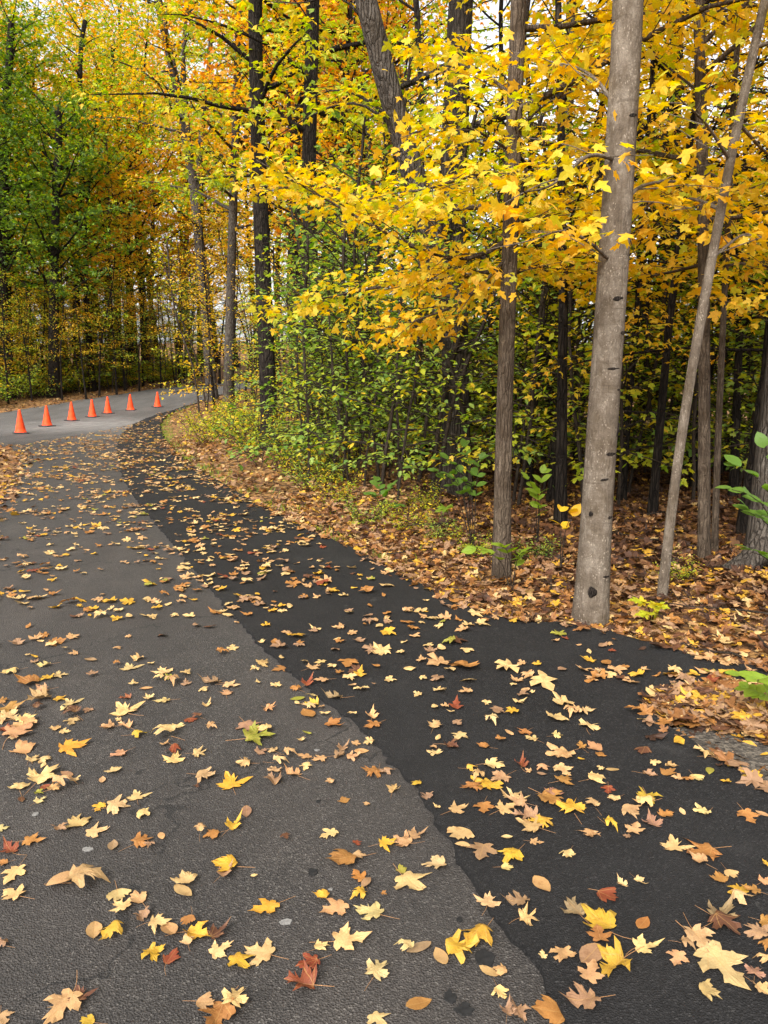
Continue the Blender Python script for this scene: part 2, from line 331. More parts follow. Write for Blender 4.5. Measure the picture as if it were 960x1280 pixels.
LEAFC = {'c': (.56, .385, .165), 'y': (.45, .265, .12), 'g': (.52, .295, .032), 'o': (.33, .15, .04), 't': (.28, .165, .092), 'b': (.11, .047, .023), 'r': (.21, .05, .02), 'n': (.25, .235, .035)}
def dead_leaf(name, use_obj):
    m, t, out = new_mat(name); q = N(t); tc = q.n('TexCoord'); o = tc.outputs['Object']
    if use_obj:
        oi = q.n('ObjectInfo'); c = oi.outputs['Color']
        x = q.n('SeparateXYZ'); q.l(o, x.inputs[0]); ax = q.math('ABSOLUTE', x.outputs[0]); yy = x.outputs[1]
        vein = None
        for a in (0, 42, 82):
            ca, sa = math.cos(math.radians(a)), math.sin(math.radians(a))
            d = q.math('ABSOLUTE', q.math('SUBTRACT', q.math('MULTIPLY', ax, ca), q.math('MULTIPLY', yy, sa)))
            k = q.math('LESS_THAN', d, .011); vein = k if vein is None else q.math('MAXIMUM', vein, k)
        n1 = q.noise(o, 3.2, 4, .65); n2 = q.noise(o, 26, 3)
        loc = q.n('VectorMath', operation='ADD'); q.l(o, loc.inputs[0]); q.l(oi.outputs['Location'], loc.inputs[1])
        n1 = q.noise(loc.outputs[0], 2.6, 4, .65)
        c = q.mix(.75, c, q.ramp(n1, [(.28, (.62, .5, .42)), (.5, (1, 1, 1)), (.75, (1.15, 1.1, .95))]), 'MULTIPLY')
        c = q.mix(.6, c, q.ramp(n2, [(.3, (.75, .7, .65)), (.65, (1.08, 1.08, 1.08))]), 'MULTIPLY')
        spot = q.math('GREATER_THAN', q.noise(loc.outputs[0], 11, 3), .69); c = q.mix(q.math('MULTIPLY', spot, .6), c, (.14, .06, .025))
        c = q.mix(q.math('MULTIPLY', vein, .4), c, (.42, .24, .08))
    else:
        a = q.n('Attribute', attribute_name='rnd')
        order = ['b', 'r', 'o', 't', 'y', 'c', 'g', 'c', 'y', 'o', 'n']
        if name == 'litter':
            st = [(0, (.05, .024, .014)), (.12, LEAFC['b']), (.24, (.24, .105, .034)), (.42, LEAFC['t']), (.64, LEAFC['y']), (.74, LEAFC['o']), (.84, LEAFC['g']), (.93, LEAFC['c'])]
        elif name == 'litter_wood_shade':
            st = [(0, (.045, .021, .012)), (.25, (.075, .034, .018)), (.5, (.14, .06, .024)), (.7, (.2, .10, .042)), (.88, (.29, .15, .045)), (.96, LEAFC['g'])]  # brown leaves, with the shade under the trees darkened into their colours
        else:
            st = [(0, LEAFC['b']), (.05, LEAFC['r']), (.07, LEAFC['o']), (.24, LEAFC['t']), (.36, LEAFC['y']), (.60, LEAFC['c']), (.86, LEAFC['g']), (.975, LEAFC['n'])]
        c = q.ramp(a.outputs['Fac'], st, 'CONSTANT'); n2 = q.noise(o, 30, 4)
        c = q.mix(.8, c, q.ramp(n2, [(.28, (.6, .53, .47)), (.68, (1.12, 1.1, 1.05))]), 'MULTIPLY')
    b = q.n('BsdfPrincipled'); q.l(c, b.inputs['Base Color']); q.setin(b, Roughness=.6); b.inputs['Specular IOR Level'].default_value = .3
    tr = q.n('BsdfTranslucent'); q.l(c, tr.inputs['Color']); mx = q.n('MixShader'); mx.inputs[0].default_value = .2
    q.l(b.outputs[0], mx.inputs[1]); q.l(tr.outputs[0], mx.inputs[2]); q.l(mx.outputs[0], out.inputs[0]); return m
M['leaf'] = dead_leaf('fallen_leaf', True); M['road_leaf'] = dead_leaf('road_leaves', False); M['litter'] = dead_leaf('litter', False); M['litter_wood_shade'] = dead_leaf('litter_wood_shade', False)
M['stem'] = plain('leaf_stem', (.30, .15, .06), .6, .2, 8, 0)

# ------------------------------------------------------------------ leaf templates (unit length, base at origin, tip +Y)
HALF_FULL = [(0, 0), (.07, -.05), (.2, -.08), (.37, -.02), (.31, .06), (.26, .13), (.36, .15), (.45, .21), (.50, .19), (.52, .29), (.60, .44), (.48, .42), (.44, .47), (.34, .43), (.18, .45), (.19, .57), (.31, .68), (.20, .70), (.17, .79), (.08, .86), (0, 1.02)]
HALF_RED = [(0, 0), (.1, .02), (.22, .06), (.27, .14), (.36, .2), (.40, .30), (.52, .40), (.56, .55), (.42, .52), (.36, .58), (.24, .54), (.25, .64), (.27, .74), (.17, .78), (.13, .88), (0, 1.0)]
HALF_MID = [(0, 0), (.2, -.08), (.36, .0), (.25, .13), (.48, .2), (.58, .44), (.18, .45), (.29, .68), (.13, .78), (0, 1.0)]
HALF_AIR = [(0, 0), (.3, -.04), (.25, .13), (.55, .36), (.2, .45), (.24, .68), (0, 1.0)]
HALF_OVAL = [(0, 0), (.12, .08), (.24, .27), (.28, .48), (.23, .7), (.12, .88), (0, 1.02)]
def outline(h): h = np.array(h, float); r = h.copy(); l = h[1:-1][::-1] * [-1, 1]; return np.vstack([r, l])
def blade(half, rings=1, cen=(0, .34), curl=0, fold=0, wave=0, tip=0, sx=1, seed=0, asym=0.0):
    rr = np.random.default_rng(seed); o = outline(half); n = len(o); c = np.array(cen)
    if asym: o = o * (1 + rr.normal(0, asym, (n, 1)))
    L = []
    for k in range(rings):
        f = (k + 1) / rings; L.append(c + (o - c) * f)
    v2 = np.vstack([c[None]] + L); F = [(0, 1 + i, 1 + (i + 1) % n) for i in range(n)]
    Q = []
    for k in range(rings - 1):
        for i in range(n): Q.append((1 + k * n + i, 1 + (k + 1) * n + i, 1 + (k + 1) * n + (i + 1) % n, 1 + k * n + (i + 1) % n))
    x, y = v2[:, 0] * sx, v2[:, 1]; r2 = x * x + (y - c[1]) ** 2
    z = curl * r2 + fold * np.abs(x) + wave * np.sin(x * 7 + rr.uniform(0, 6)) * np.sin(y * 6 + rr.uniform(0, 6)) * np.sqrt(r2) + tip * np.clip(y - .55, 0, 1) ** 2
    z -= z.min()
    return np.stack([x, y, z], 1), F, Q
def leaf_mesh(name, half, mat, **k):
    v, F, Q = blade(half, **k); g = Geo(); g.add(v, F)
    if Q: g.f.append(np.array(Q)); g.m.append(np.zeros(len(Q)))
    return g.mesh(name, [mat], smooth=False, attr=False)

def frames(d, nrm):
    d = d / (np.linalg.norm(d, axis=1)[:, None] + 1e-9); x = np.cross(d, nrm); x /= np.linalg.norm(x, axis=1)[:, None] + 1e-9; z = np.cross(x, d)
    return np.stack([x, d, z], 2)                      # columns = local axes
def scatter(g, tv, tf, pos, Rm, size, rnd, mat=0):
    tv = np.asarray(tv); tf = np.asarray(tf); n = len(pos); k = len(tv)
    V = np.einsum('nij,kj->nki', Rm, tv) * size[:, None, None] + pos[:, None]
    F = (np.arange(n) * k)[:, None, None] + tf[None]
    g.add(V.reshape(-1, 3), F.reshape(-1, tf.shape[1]), mat, np.repeat(rnd, k))
T_AIR = blade(HALF_AIR, curl=-.25, fold=.10, seed=3)[:2]
T_OVAL = blade([(0, 0), (.2, .25), (.24, .5), (0, 1)], cen=(0, .45), curl=-.2, fold=.12)[:2]
T_FAR = (np.array([(0, 0, 0), (.42, .45, .06), (0, 1, -.12), (-.42, .45, .06)]), np.array([(0, 1, 2), (0, 2, 3)]))
T_FAR3 = (np.array([(0, 0, 0), (.5, .3, -.1), (.18, .5, .03), (0, 1, -.15), (-.18, .5, .03), (-.5, .3, -.1)]), np.array([(0, 1, 2), (0, 2, 3), (0, 3, 4), (0, 4, 5)]))

# ------------------------------------------------------------------ tree builder
def wander(p, d, L, n, rng, up=.0, wob=.12, droop=0.0):
    pts = [np.array(p, float)]; d = np.array(d, float); d /= np.linalg.norm(d)
    for i in range(n):
        d = d + rng.normal(0, wob, 3) + np.array([0, 0, up - droop * i / n]); d /= np.linalg.norm(d)
        pts.append(pts[-1] + d * L / n)
    return np.array(pts)
def spray(wood, lv, path, r0, rng, ds=.22, sub=.55, nleaf=10, spread=.09, lsize=.1, flat=.06, wmat=1, sides=4, start=.12, twig_r=.005):
    """Side twigs along a limb, in a flat layer, with leaves along every twig."""
    path = np.asarray(path); seg = np.concatenate([[0], np.cumsum(np.linalg.norm(np.diff(path, axis=0), axis=1))]); L = seg[-1]
    s = L * start; side = 1
    while s < L:
        p = np.array([np.interp(s, seg, path[:, k]) for k in range(3)]); q = np.array([np.interp(min(L, s + .05), seg, path[:, k]) for k in range(3)])
        t = q - p; t = t / (np.linalg.norm(t) + 1e-9) if np.linalg.norm(t) > 1e-6 else path[-1] - path[-2]
        t = t / np.linalg.norm(t); sd = np.cross(t, [0, 0, 1]); sd /= np.linalg.norm(sd) + 1e-9
        ln = sub * (1 - .45 * s / L) * rng.uniform(.6, 1.25)
        d = t * .75 + sd * side * rng.uniform(.5, 1.1) + np.array([0, 0, rng.normal(.04, .16)])
        tw = wander(p, d, ln, 4, rng, up=.0, wob=.1, droop=.10)
        if wmat is not None: tube(wood, tw, np.linspace(max(twig_r, r0 * .3 * (1 - s / L)), twig_r * .4, 5), 3, wmat, cap=False)
        k = max(3, int(nleaf * ln / sub)); u = rng.uniform(.15, 1.05, k) * 4
        i = np.clip(u.astype(int), 0, 3); f = u - i; b = tw[i] + (tw[i + 1] - tw[i]) * f[:, None]
        tt = tw[i + 1] - tw[i]; tt /= np.linalg.norm(tt, axis=1)[:, None]
        s2 = np.cross(tt, [0, 0, 1]); off = rng.normal(0, 1, (k, 1)) * s2 * spread + rng.normal(0, 1, (k, 3)) * [flat, flat, flat * .7]
        lv['p'].append(b + off); lv['d'].append(tt * .7 + np.sign(rng.normal(0, 1, (k, 1))) * s2 * .8 + rng.normal(0, .35, (k, 3)) + [0, 0, -.3])
        lv['s'].append(lsize * rng.uniform(.6, 1.2, k))
        s += ds * rng.uniform(.6, 1.3); side = -side
def leaves_of(lv, g, tmpl, rng, tilt=.5, mat=0):
    if not lv['p']: return
    p = np.vstack(lv['p']); d = np.vstack(lv['d']); s = np.concatenate(lv['s']); n = len(p)
    nr = np.array([0, 0, 1.]) + rng.normal(0, tilt, (n, 3))
    scatter(g, tmpl[0], tmpl[1], p, frames(d, nr), s, rng.uniform(0, 1, n), mat)
def LV(): return {'p': [], 'd': [], 's': []}

def trunk_tube(g, path, r0, r1, sides=12, flare=.5, seed=0, power=.8, flen=.25):
    n = len(path); s = np.concatenate([[0], np.cumsum(np.linalg.norm(np.diff(path, axis=0), axis=1))]); u = s / s[-1]
    rad = r0 + (r1 - r0) * u ** power; rad = rad * (1 + flare * np.exp(-s / (flen * (1 + 3 * r0))))
    rr = np.random.default_rng(seed); ph = rr.uniform(0, 6, 3)
    lob = lambda an: 1 + .05 * np.sin(2 * an + ph[0]) + .04 * np.sin(3 * an + ph[1]) + .03 * np.sin(5 * an + ph[2])
    tube(g, path, rad * (1 + rr.normal(0, .012, n)), sides, 0, lob)
    return rad

def crown_limbs(wood, lv, path, rad, rng, z0, n, lmax, lsize, kind, ds, nleaf, sub, elev=.35, prof=None, wmat=0, limb_n=7, spread=.12, flat=.1, up=.03, azr=None, twigs=True):
    z = path[:, 2]; zt = z[-1]
    for i in range(n):
        u = (i + rng.uniform(.1, .9)) / n; zz = z0 + (zt - z0) * u ** .9
        p = np.array([np.interp(zz, z, path[:, k]) for k in range(3)]); r = np.interp(zz, z, rad)
        az = i * 2.4 + rng.normal(0, .5) if azr is None else rng.uniform(*azr)
        pr = (1 - u) ** .6 * .85 + .2 if prof is None else prof(u)
        L = lmax * pr * rng.uniform(.7, 1.2); el = elev + .5 * u + rng.normal(0, .12)
        d = np.array([math.cos(az) * math.cos(el), math.sin(az) * math.cos(el), math.sin(el)])
        lp = wander(p, d, L, limb_n, rng, up=up, wob=.1, droop=.12 * (kind == 'low'))
        tube(wood, lp, np.linspace(min(r * .5, .02 + L * .012), .006, limb_n + 1), 5, wmat, cap=False)
        spray(wood, lv, lp, min(r * .5, .02 + L * .012), rng, ds, sub, nleaf, spread, lsize, flat, wmat if twigs else None)

def proto_tree(seed, H, r0, z0, n, lmax, lsize, tmpl, ds, nleaf, sub, sides=8, lean=.03, kind='tall', elev=.35, prof=None, spread=.12, flat=.1, tilt=.5):
    rng = np.random.default_rng(seed); wood = Geo(); lv = LV(); cr = Geo()
    path = wander((0, 0, -.15), (rng.normal(0, lean), rng.normal(0, lean), 1), H, 14, rng, up=.05, wob=lean)
    rad = trunk_tube(wood, path, r0, .02, sides, .35, seed)
    crown_limbs(wood, lv, path, rad, rng, z0, n, lmax, lsize, kind, ds, nleaf, sub, elev, prof, spread=spread, flat=flat)
    leaves_of(lv, cr, tmpl, rng, tilt)
    return wood.mesh('trunk', [M['bark_dark']], True, False), cr.mesh('crown', [M['gold']], False)
COUNT = [0]
def place_tree(pr, name, loc, rz, s, bmat, lmat, label, cat, group, part='trunk', part2='crown'):
    wood, cr = pr; e = empty(name, loc, rz, 1); e.scale = (s, s, s * R.uniform(.92, 1.1)); tag(e, label, cat, group)
    for nm, me, mt in ((part, wood, bmat), (part2, cr, lmat)):
        o = obj(nm, me, e); o.material_slots[0].link = 'OBJECT'; o.material_slots[0].material = M[mt]
        if nm == part2: o['kind'] = 'stuff'
    return e

# ------------------------------------------------------------------ setting: ground and paving
def sheet(name, poly, mat, zoff, step, thick=.06, rag=.008, seed=1, bumpz=0.0, dstep=.12):
    b = dense(poly, dstep, rag, True, seed)
    lo, hi = b.min(0), b.max(0); pts = []
    y = max(lo[1], -12)
    while y < hi[1]:
        st = step * max(1, abs(y) / 5); xs = np.arange(max(lo[0], -112), hi[0], st)
        pts.append(np.stack([xs + R.uniform(-.2, .2, len(xs)) * st, np.full(len(xs), y) + R.uniform(-.2, .2, len(xs)) * st], 1)); y += st
    pts = np.vstack(pts); pts = pts[inside(b, pts)]; dd = pdist(b, pts); pts = pts[dd > step * .4]
    n = len(b); V = [Vector(p) for p in b] + [Vector(p) for p in pts]
    E = [(i, (i + 1) % n) for i in range(n)]
    vo, eo, fo, ov, oe, of = geometry.delaunay_2d_cdt(V, E, [], 1, 1e-5)
    v = np.array([tuple(p) for p in vo]); z = road_h(v[:, 1]) + zoff + bumpz * vnoise(v[:, 0], v[:, 1], 1.3)
    g = Geo(); g.add(np.column_stack([v, z]), np.array([tuple(f) for f in fo]))
    from collections import Counter
    c = Counter(); dirn = {}
    for f in fo:
        for i in range(3):
            a, e = f[i], f[(i + 1) % 3]; c[tuple(sorted((a, e)))] += 1; dirn[tuple(sorted((a, e)))] = (a, e)
    be = [dirn[k] for k, x in c.items() if x == 1]
    if be:
        a = np.array([x[0] for x in be]); e = np.array([x[1] for x in be]); top = np.column_stack([v, z]); k = len(a)
        out = top.copy(); out[:, 2] -= thick
        g.add(np.vstack([top[a], top[e], out[e], out[a]]), np.stack([np.arange(k), 3 * k + np.arange(k), 2 * k + np.arange(k), k + np.arange(k)], 1))
    return g.mesh(name, [mat], True, False)
def axis(lo, hi, c, n, p=2.2):
    t = np.linspace(-1, 1, n); a = np.sign(t) * np.abs(t) ** p
    return np.where(a < 0, c + a * (c - lo), c + a * (hi - c))
gx, gy = axis(-220, 220, 1, 241), axis(-60, 320, 9, 241)
X, Y = np.meshgrid(gx, gy); zz = gz_arr(X.ravel(), Y.ravel())
g = Geo(); i = np.arange(240)[:, None] * 241 + np.arange(240)[None]
g.add(np.column_stack([X.ravel(), Y.ravel(), zz]), np.stack([i, i + 1, i + 242, i + 241], -1).reshape(-1, 4))
ground = obj('ground', g.mesh('ground', [M['ground']], True, False)); tag(ground, 'brown forest floor under the leaf litter', 'ground', kind='structure')
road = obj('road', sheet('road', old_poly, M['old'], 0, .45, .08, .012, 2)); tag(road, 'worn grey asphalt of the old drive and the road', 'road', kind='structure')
patch = obj('new_pavement', sheet('new_pavement', new_poly, M['new'], .018, .3, .07, .010, 3, .003, .035)); tag(patch, 'fresh black asphalt strip with a raised ragged edge', 'pavement', kind='structure')
gr_poly = P2([(835, 905), (885, 934), (930, 962), (965, 980), (1040, 1010), (1090, 960), (1000, 915), (900, 900)])
grv = obj('gravel_verge', sheet('gravel_verge', gr_poly, M['gravel'], -.022, .1, .05, .02, 4, .006, .06)); tag(grv, 'pale gravel verge beside the black asphalt', 'gravel', kind='structure')
def blob(name, px, py, w_, mat, seed, parent, zo, stretch=1):
    c = at(px, py); rr = np.random.default_rng(seed); n = 18; rad = w_ * (1 + rr.normal(0, .16, n)); an = np.arange(n) / n * 2 * PI
    v = np.vstack([[0, 0, .0026], np.column_stack([rad * np.cos(an), rad * np.sin(an) * stretch, np.full(n, .0025)]), np.column_stack([rad * 1.06 * np.cos(an), rad * 1.06 * np.sin(an) * stretch, np.full(n, -.002)])])
    g = Geo(); g.add(v, [(0, 1 + k, 1 + (k + 1) % n) for k in range(n)]); g.f.append(np.array([(1 + k, 1 + n + k, 1 + n + (k + 1) % n, 1 + (k + 1) % n) for k in range(n)])); g.m.append(np.zeros(n))
    return obj(name, g.mesh(name, [mat], False, False), parent, (c[0], c[1], c[2] + zo))
for k, (a, b, c_) in enumerate([(391, 1091, .015), (606, 1198, .024), (563, 1247, .015), (581, 1262, .018), (398, 1002, .007), (575, 1150, .008)]): blob('tar_spot', a, b, c_, M['tar'], k, road, .001, 1.2)
for k, (a, b, c_) in enumerate([(357, 1153, .016), (413, 1112, .006), (45, 1018, .012), (110, 1062, .016), (396, 938, .01)]): blob('lime_fleck', a, b, c_, M['lime'], 20 + k, road, .001, .7)

# ------------------------------------------------------------------ hand-placed trees
LMK = []
flatprof = lambda u: (1 - abs(u - .35) * 1.1) * .9 + .15
def px_tree(name, label, cat, px, dia, Htot, bmat, lmat=None, r_top=.35, depth=None, sides=12, flare=.45, forks=(), n=0, z0=3, lmax=2.5, lsize=.12, tmpl=T_FAR3, ds=.3, nleaf=9, sub=.7, seed=0, limbs=(), kind='low', group=None, elev=.15, azr=None, roots=(), nseg=26, up=.02, prof=None):
    rng = np.random.default_rng(seed + 500)
    b = at(*px[0]) if depth is None else on_ray(px[0][0], px[0][1], depth)
    Yd = b[1]; z_g = gz(b[0], Yd); loc = np.array([b[0], Yd, z_g])
    pts = [loc + [0, 0, -.12]] + [on_ray(x, y, Yd) for x, y in px[1:]]
    top = pts[-1]; d = pts[-1] - pts[-2]; d /= np.linalg.norm(d); d = d * .6 + np.array([0, 0, .4]); d /= np.linalg.norm(d)
    if Htot > top[2] - z_g: pts += list(wander(top, d, (Htot - (top[2] - z_g)) / max(d[2], .3), 6, rng, up=.05, wob=.05)[1:])
    dep = math.hypot(Yd * cp + 0, 0) if True else 0
    depth_c = (Yd) * cp - (b[2] - CAMZ) * sp
    r0 = dia * depth_c / FPX / 2
    path = resample(pts, nseg) - loc
    wood = Geo(); lv = LV(); cr = Geo()
    rad = trunk_tube(wood, path, r0, r0 * r_top, sides, flare, seed)
    fork_geo = []
    for fk, fr in forks:
        fp = [on_ray(q[0], q[1], Yd + (q[2] if len(q) > 2 else 0)) for q in fk]; d = fp[-1] - fp[-2]
        fp += list(wander(fp[-1], d + [0, 0, np.linalg.norm(d) * .4], 4, 4, rng, .05, .06)[1:]); fp = resample(fp, 14) - loc
        fg = Geo(); tube(fg, fp, np.linspace(fr * depth_c / FPX / 2, fr * depth_c / FPX / 2 * .45, 14), 10, 0); fork_geo.append(fg)
        if lmat and n and not limbs:
            crown_limbs(wood, lv, fp, np.linspace(fr * depth_c / FPX / 2, .03, 14), rng, max(fp[len(fp) // 3][2], z0 * .8), max(4, n // 3), lmax * .7, lsize, kind, ds, nleaf, sub, elev)
    for lp in limbs:
        q = resample([on_ray(x, y, Yd + dy) for x, y, dy in lp], 12) - loc; L = np.linalg.norm(np.diff(q, axis=0), axis=1).sum()
        tube(wood, q, np.linspace(.008 + L * .006, .004, 12), 5, 0, cap=False); spray(wood, lv, q, .012, rng, ds * .75, sub, nleaf, .1, lsize, .07, 0, start=.05)
    for rp, rr_ in roots:
        q = [np.array(p) for p in rp]; tube(wood, resample(q, 8), np.linspace(rr_, rr_ * .35, 8), 8, 0, cap=True)
    if lmat and n: crown_limbs(wood, lv, path, rad, rng, z0, n, lmax, lsize, kind, ds, nleaf, sub, elev, prof, azr=azr, up=up)
    LMK.append((label, loc)); e = empty(name, loc); tag(e, label, cat, group)
    obj('trunk', wood.mesh('trunk', [M[bmat]], True, False), e)
    for fg in fork_geo: obj('limb', fg.mesh('limb', [M['bark_grey']], True, False), e)
    if lmat and lv['p']:
        leaves_of(lv, cr, tmpl, rng, .55); o = obj('crown', cr.mesh('crown', [M[lmat]], False), e); o['kind'] = 'stuff'
    return e, path, rad, loc

# the pale pole maple at the bend of the black asphalt
eA, pA, rA, lA = px_tree('maple_tree', 'pale grey maple trunk with dark branch scars, foot touching the edge of the black asphalt', 'tree',
    [(739, 770), (752, 560), (766, 360), (777, 180), (788, 0)], 37, 12.5, 'bark_pale', 'gold', .62, sides=20, flare=.34, n=8, z0=5.5, lmax=2.6, lsize=.085, tmpl=T_AIR, ds=.22, nleaf=20, sub=.6, seed=1, nseg=40,
    limbs=[[(770, 200, 0), (735, 190, -.3), (690, 235, -.5), (655, 240, -.7)], [(780, 150, 0), (745, 95, .3), (700, 75, .6), (662, 90, .8)], [(768, 330, 0), (735, 300, -.2), (700, 285, -.4), (668, 300, -.5)], [(775, 260, 0), (800, 230, .4), (850, 225, .7), (885, 240, 1)]])
def knot(e, loc, path, rad, px, py, w_, h_, tilt=0):
    d = ray(px, py); Yd = loc[1]
    p = on_ray(px, py, Yd) - loc; i = np.argmin(np.abs(path[:, 2] - p[2])); c = path[i]; r = rad[i]
    dx = np.clip(p[0] - c[0], -r * .86, r * .86); ny = -math.sqrt(max(r * r - dx * dx, 1e-5)); n = np.array([dx, ny, 0]) / r
    g = Geo(); ns, nr = 14, 5; V = []; F = []
    tx = np.array([-n[1], n[0], 0]); tz = np.array([0, 0, 1.]); ct, st = math.cos(tilt), math.sin(tilt)
    prof_ = [(1.0, -.6), (.82, .25), (.55, .5), (.3, .45), (.0, .4)]
    for a, hh in prof_[:-1]:
        for k in range(ns):
            an = k / ns * 2 * PI; ex, ez = w_ * a * math.cos(an), h_ * a * math.sin(an) * (1 + .25 * math.cos(an * 3)); X_, Z_ = ex * ct - ez * st, ex * st + ez * ct
            nn = n * (hh * .010)
            # follow the round of the trunk
            V.append(tx * X_ + tz * Z_ + nn - n * (X_ * X_ / (2 * r)))
    V.append(n * .004); k0 = len(V) - 1
    Q = [(j * ns + k, j * ns + (k + 1) % ns, (j + 1) * ns + (k + 1) % ns, (j + 1) * ns + k) for j in range(3) for k in range(ns)]
    g.add(V, Q); g.f.append(np.array([(3 * ns + k, 3 * ns + (k + 1) % ns, k0) for k in range(ns)])); g.m.append(np.zeros(ns))
    o = obj('branch_scar', g.mesh('branch_scar', [M['wound']], True, False), e, c + np.array([dx, ny, 0]) * 1.05); o.location.z = p[2]
for (x, y, a, b, t_) in [(768, 375, .035, .014, .15), (774, 417, .034, .013, .1), (763, 461, .045, .007, .05), (768, 487, .02, .007, 0), (769, 537, .016, .05, -.5), (759, 566, .038, .014, .05),
                         (751, 597, .03, .006, .2), (735, 640, .014, .016, 0), (757, 644, .026, .012, .1), (735, 735, .03, .035, 0), (752, 716, .03, .008, 0), (786, 150, .03, .012, .2)]:
    knot(eA, lA, pA, rA, x, y, a, b, t_)

# slender maple with the golden sprays
px_tree('maple_tree', 'slender brown maple with low golden sprays reaching over the drive', 'tree',
    [(627, 722), (629, 560), (634, 400), (641, 200), (648, 0)], 21, 10, 'bark_brown', 'gold', .55, sides=14, flare=.3, n=16, z0=3.2, lmax=2.0, lsize=.073, tmpl=T_AIR, ds=.125, nleaf=33, sub=.62, seed=2, nseg=34, azr=(-1.3, 1.6),
    limbs=[[(634, 300, 0), (600, 330, -.1), (545, 325, -.15), (470, 285, -.2), (400, 245, -.3), (320, 200, -.3)],
           [(634, 335, 0), (590, 345, .3), (520, 350, .6), (440, 365, .9), (350, 385, 1.2)],
           [(634, 322, 0), (580, 380, -.1), (520, 400, .1), (470, 420, .2)],
           [(640, 190, 0), (600, 165, -.3), (565, 150, -.4), (535, 160, -.5)],
           [(638, 260, 0), (590, 255, .5), (530, 270, 1.), (460, 250, 1.4), (390, 225, 1.8), (330, 240, 2.2)],
           [(642, 120, 0), (610, 95, .3), (575, 80, .6), (548, 70, .8)],
           [(640, 230, 0), (600, 215, -.6), (560, 230, -.9), (515, 240, -1.1)],
           [(636, 280, 0), (680, 270, .4), (720, 250, .8)], [(641, 170, 0), (680, 130, -.2), (725, 110, -.4)], [(645, 80, 0), (690, 60, .4), (740, 40, .8)],
           [(634, 345, 0), (670, 330, .6), (720, 345, 1.2), (760, 340, 1.6)]])
# leaning pale stem
px_tree('young_maple_tree', 'thin pale curving stem leaning out right of the grey maple', 'tree',
    [(826, 752), (843, 600), (866, 450), (887, 340), (903, 250), (926, 130), (957, 0)], 13, 8.5, 'bark_pale', 'gold', .6, sides=10, flare=.15, n=14, z0=3.2, lmax=1.8, lsize=.083, tmpl=T_AIR, ds=.2, nleaf=19, sub=.5, seed=3,
    limbs=[[(900, 262, 0), (862, 245, .4), (820, 265, .8), (790, 300, 1.)], [(912, 200, 0), (880, 150, -.2), (845, 120, -.4)], [(893, 320, 0), (930, 290, .2), (965, 300, .4)], [(920, 150, 0), (955, 190, .3), (990, 210, .6)]])
px_tree('young_maple_tree', 'straight dark stem with a twin close behind the pale leaning stem', 'tree',
    [(881, 702), (880, 560), (880, 400), (878, 200), (872, 0)], 16, 9, 'bark_brown', 'gold', .6, sides=10, flare=.2, n=18, z0=2.6, lmax=2.2, lsize=.083, tmpl=T_AIR, ds=.18, nleaf=22, sub=.6, seed=4,
    limbs=[[(879, 235, 0), (850, 238, -.3), (815, 250, -.6), (780, 290, -.8)], [(879, 260, 0), (920, 240, .4), (960, 230, .8)], [(880, 330, 0), (840, 340, .5), (790, 350, 1.), (740, 365, 1.3)], [(880, 120, 0), (830, 80, .3), (810, 60, .5)], [(880, 370, 0), (920, 380, -.3), (965, 370, -.6)], [(880, 300, 0), (940, 330, .7), (985, 340, 1.)]])
px_tree('young_maple_tree', 'thin brown stem standing against the straight dark stem', 'tree', [(894, 690), (897, 560), (903, 420), (912, 240), (918, 80)], 9, 7, 'bark_brown', 'yg', .6, sides=8, flare=.15, n=12, z0=2.3, lmax=1.5, lsize=.1, tmpl=T_AIR, ds=.3, nleaf=9, sub=.5, seed=5)
eE, pE, rE, lE = px_tree('maple_tree', 'stout grey tree with a dark buttressed root beside the leaf-covered ground', 'tree',
    [(962, 716), (966, 600), (984, 450), (1008, 300), (1050, 0)], 48, 14, 'bark_grey', 'gold', .6, sides=18, flare=.35, n=8, z0=6.5, lmax=3, lsize=.13, tmpl=T_AIR, ds=.42, nleaf=8, sub=.8, seed=6,
    roots=[([(-.05, -.12, .38), (-.17, -.16, .16), (-.30, -.16, .05), (-.46, -.08, -.04)], .15), ([(.0, -.1, .35), (.02, -.24, .1), (.08, -.42, -.05)], .13), ([(.1, -.05, .35), (.26, -.15, .1), (.45, -.2, -.05)], .12)])
# forked tree over the darker hollow
px_tree('maple_tree', 'broad dark trunk that forks into one upright and one leaning grey limb', 'tree',
    [(571, 622), (571, 520), (570, 420), (566, 330), (567, 200), (573, 60), (578, 0)], 36, 15, 'bark_mid', 'yg', .55, sides=16, flare=.4, n=18, z0=4.4, lmax=3.6, lsize=.13, tmpl=T_FAR3, ds=.34, nleaf=18, sub=.9, seed=7,
    forks=[([(569, 400), (550, 325, -.1), (527, 255, -.3), (505, 180, -.5), (480, 90, -.6), (458, 10, -.7)], 31)],
    limbs=[[(505, 175, -.5), (462, 128, -.5), (420, 128, -.2), (370, 155, .2), (330, 180, .4)], [(492, 150, -.5), (450, 118, .2), (410, 108, .6), (350, 150, 1.)], [(470, 50, -.6), (430, -10, -.6), (380, 5, -.4), (335, 2, 0)]])
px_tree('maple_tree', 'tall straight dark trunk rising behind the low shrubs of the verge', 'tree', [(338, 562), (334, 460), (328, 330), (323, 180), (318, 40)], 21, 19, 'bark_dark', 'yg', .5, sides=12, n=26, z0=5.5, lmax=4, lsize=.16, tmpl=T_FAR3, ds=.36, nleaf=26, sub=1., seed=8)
px_tree('maple_tree', 'dark ragged trunk next to the straight trunk, half hidden by green leaves', 'tree', [(397, 562), (392, 450), (388, 330), (385, 200), (390, 60)], 22, 18, 'bark_dark', 'yg', .5, sides=12, n=24, z0=5, lmax=3.8, lsize=.15, tmpl=T_FAR3, ds=.36, nleaf=26, sub=1., seed=9)
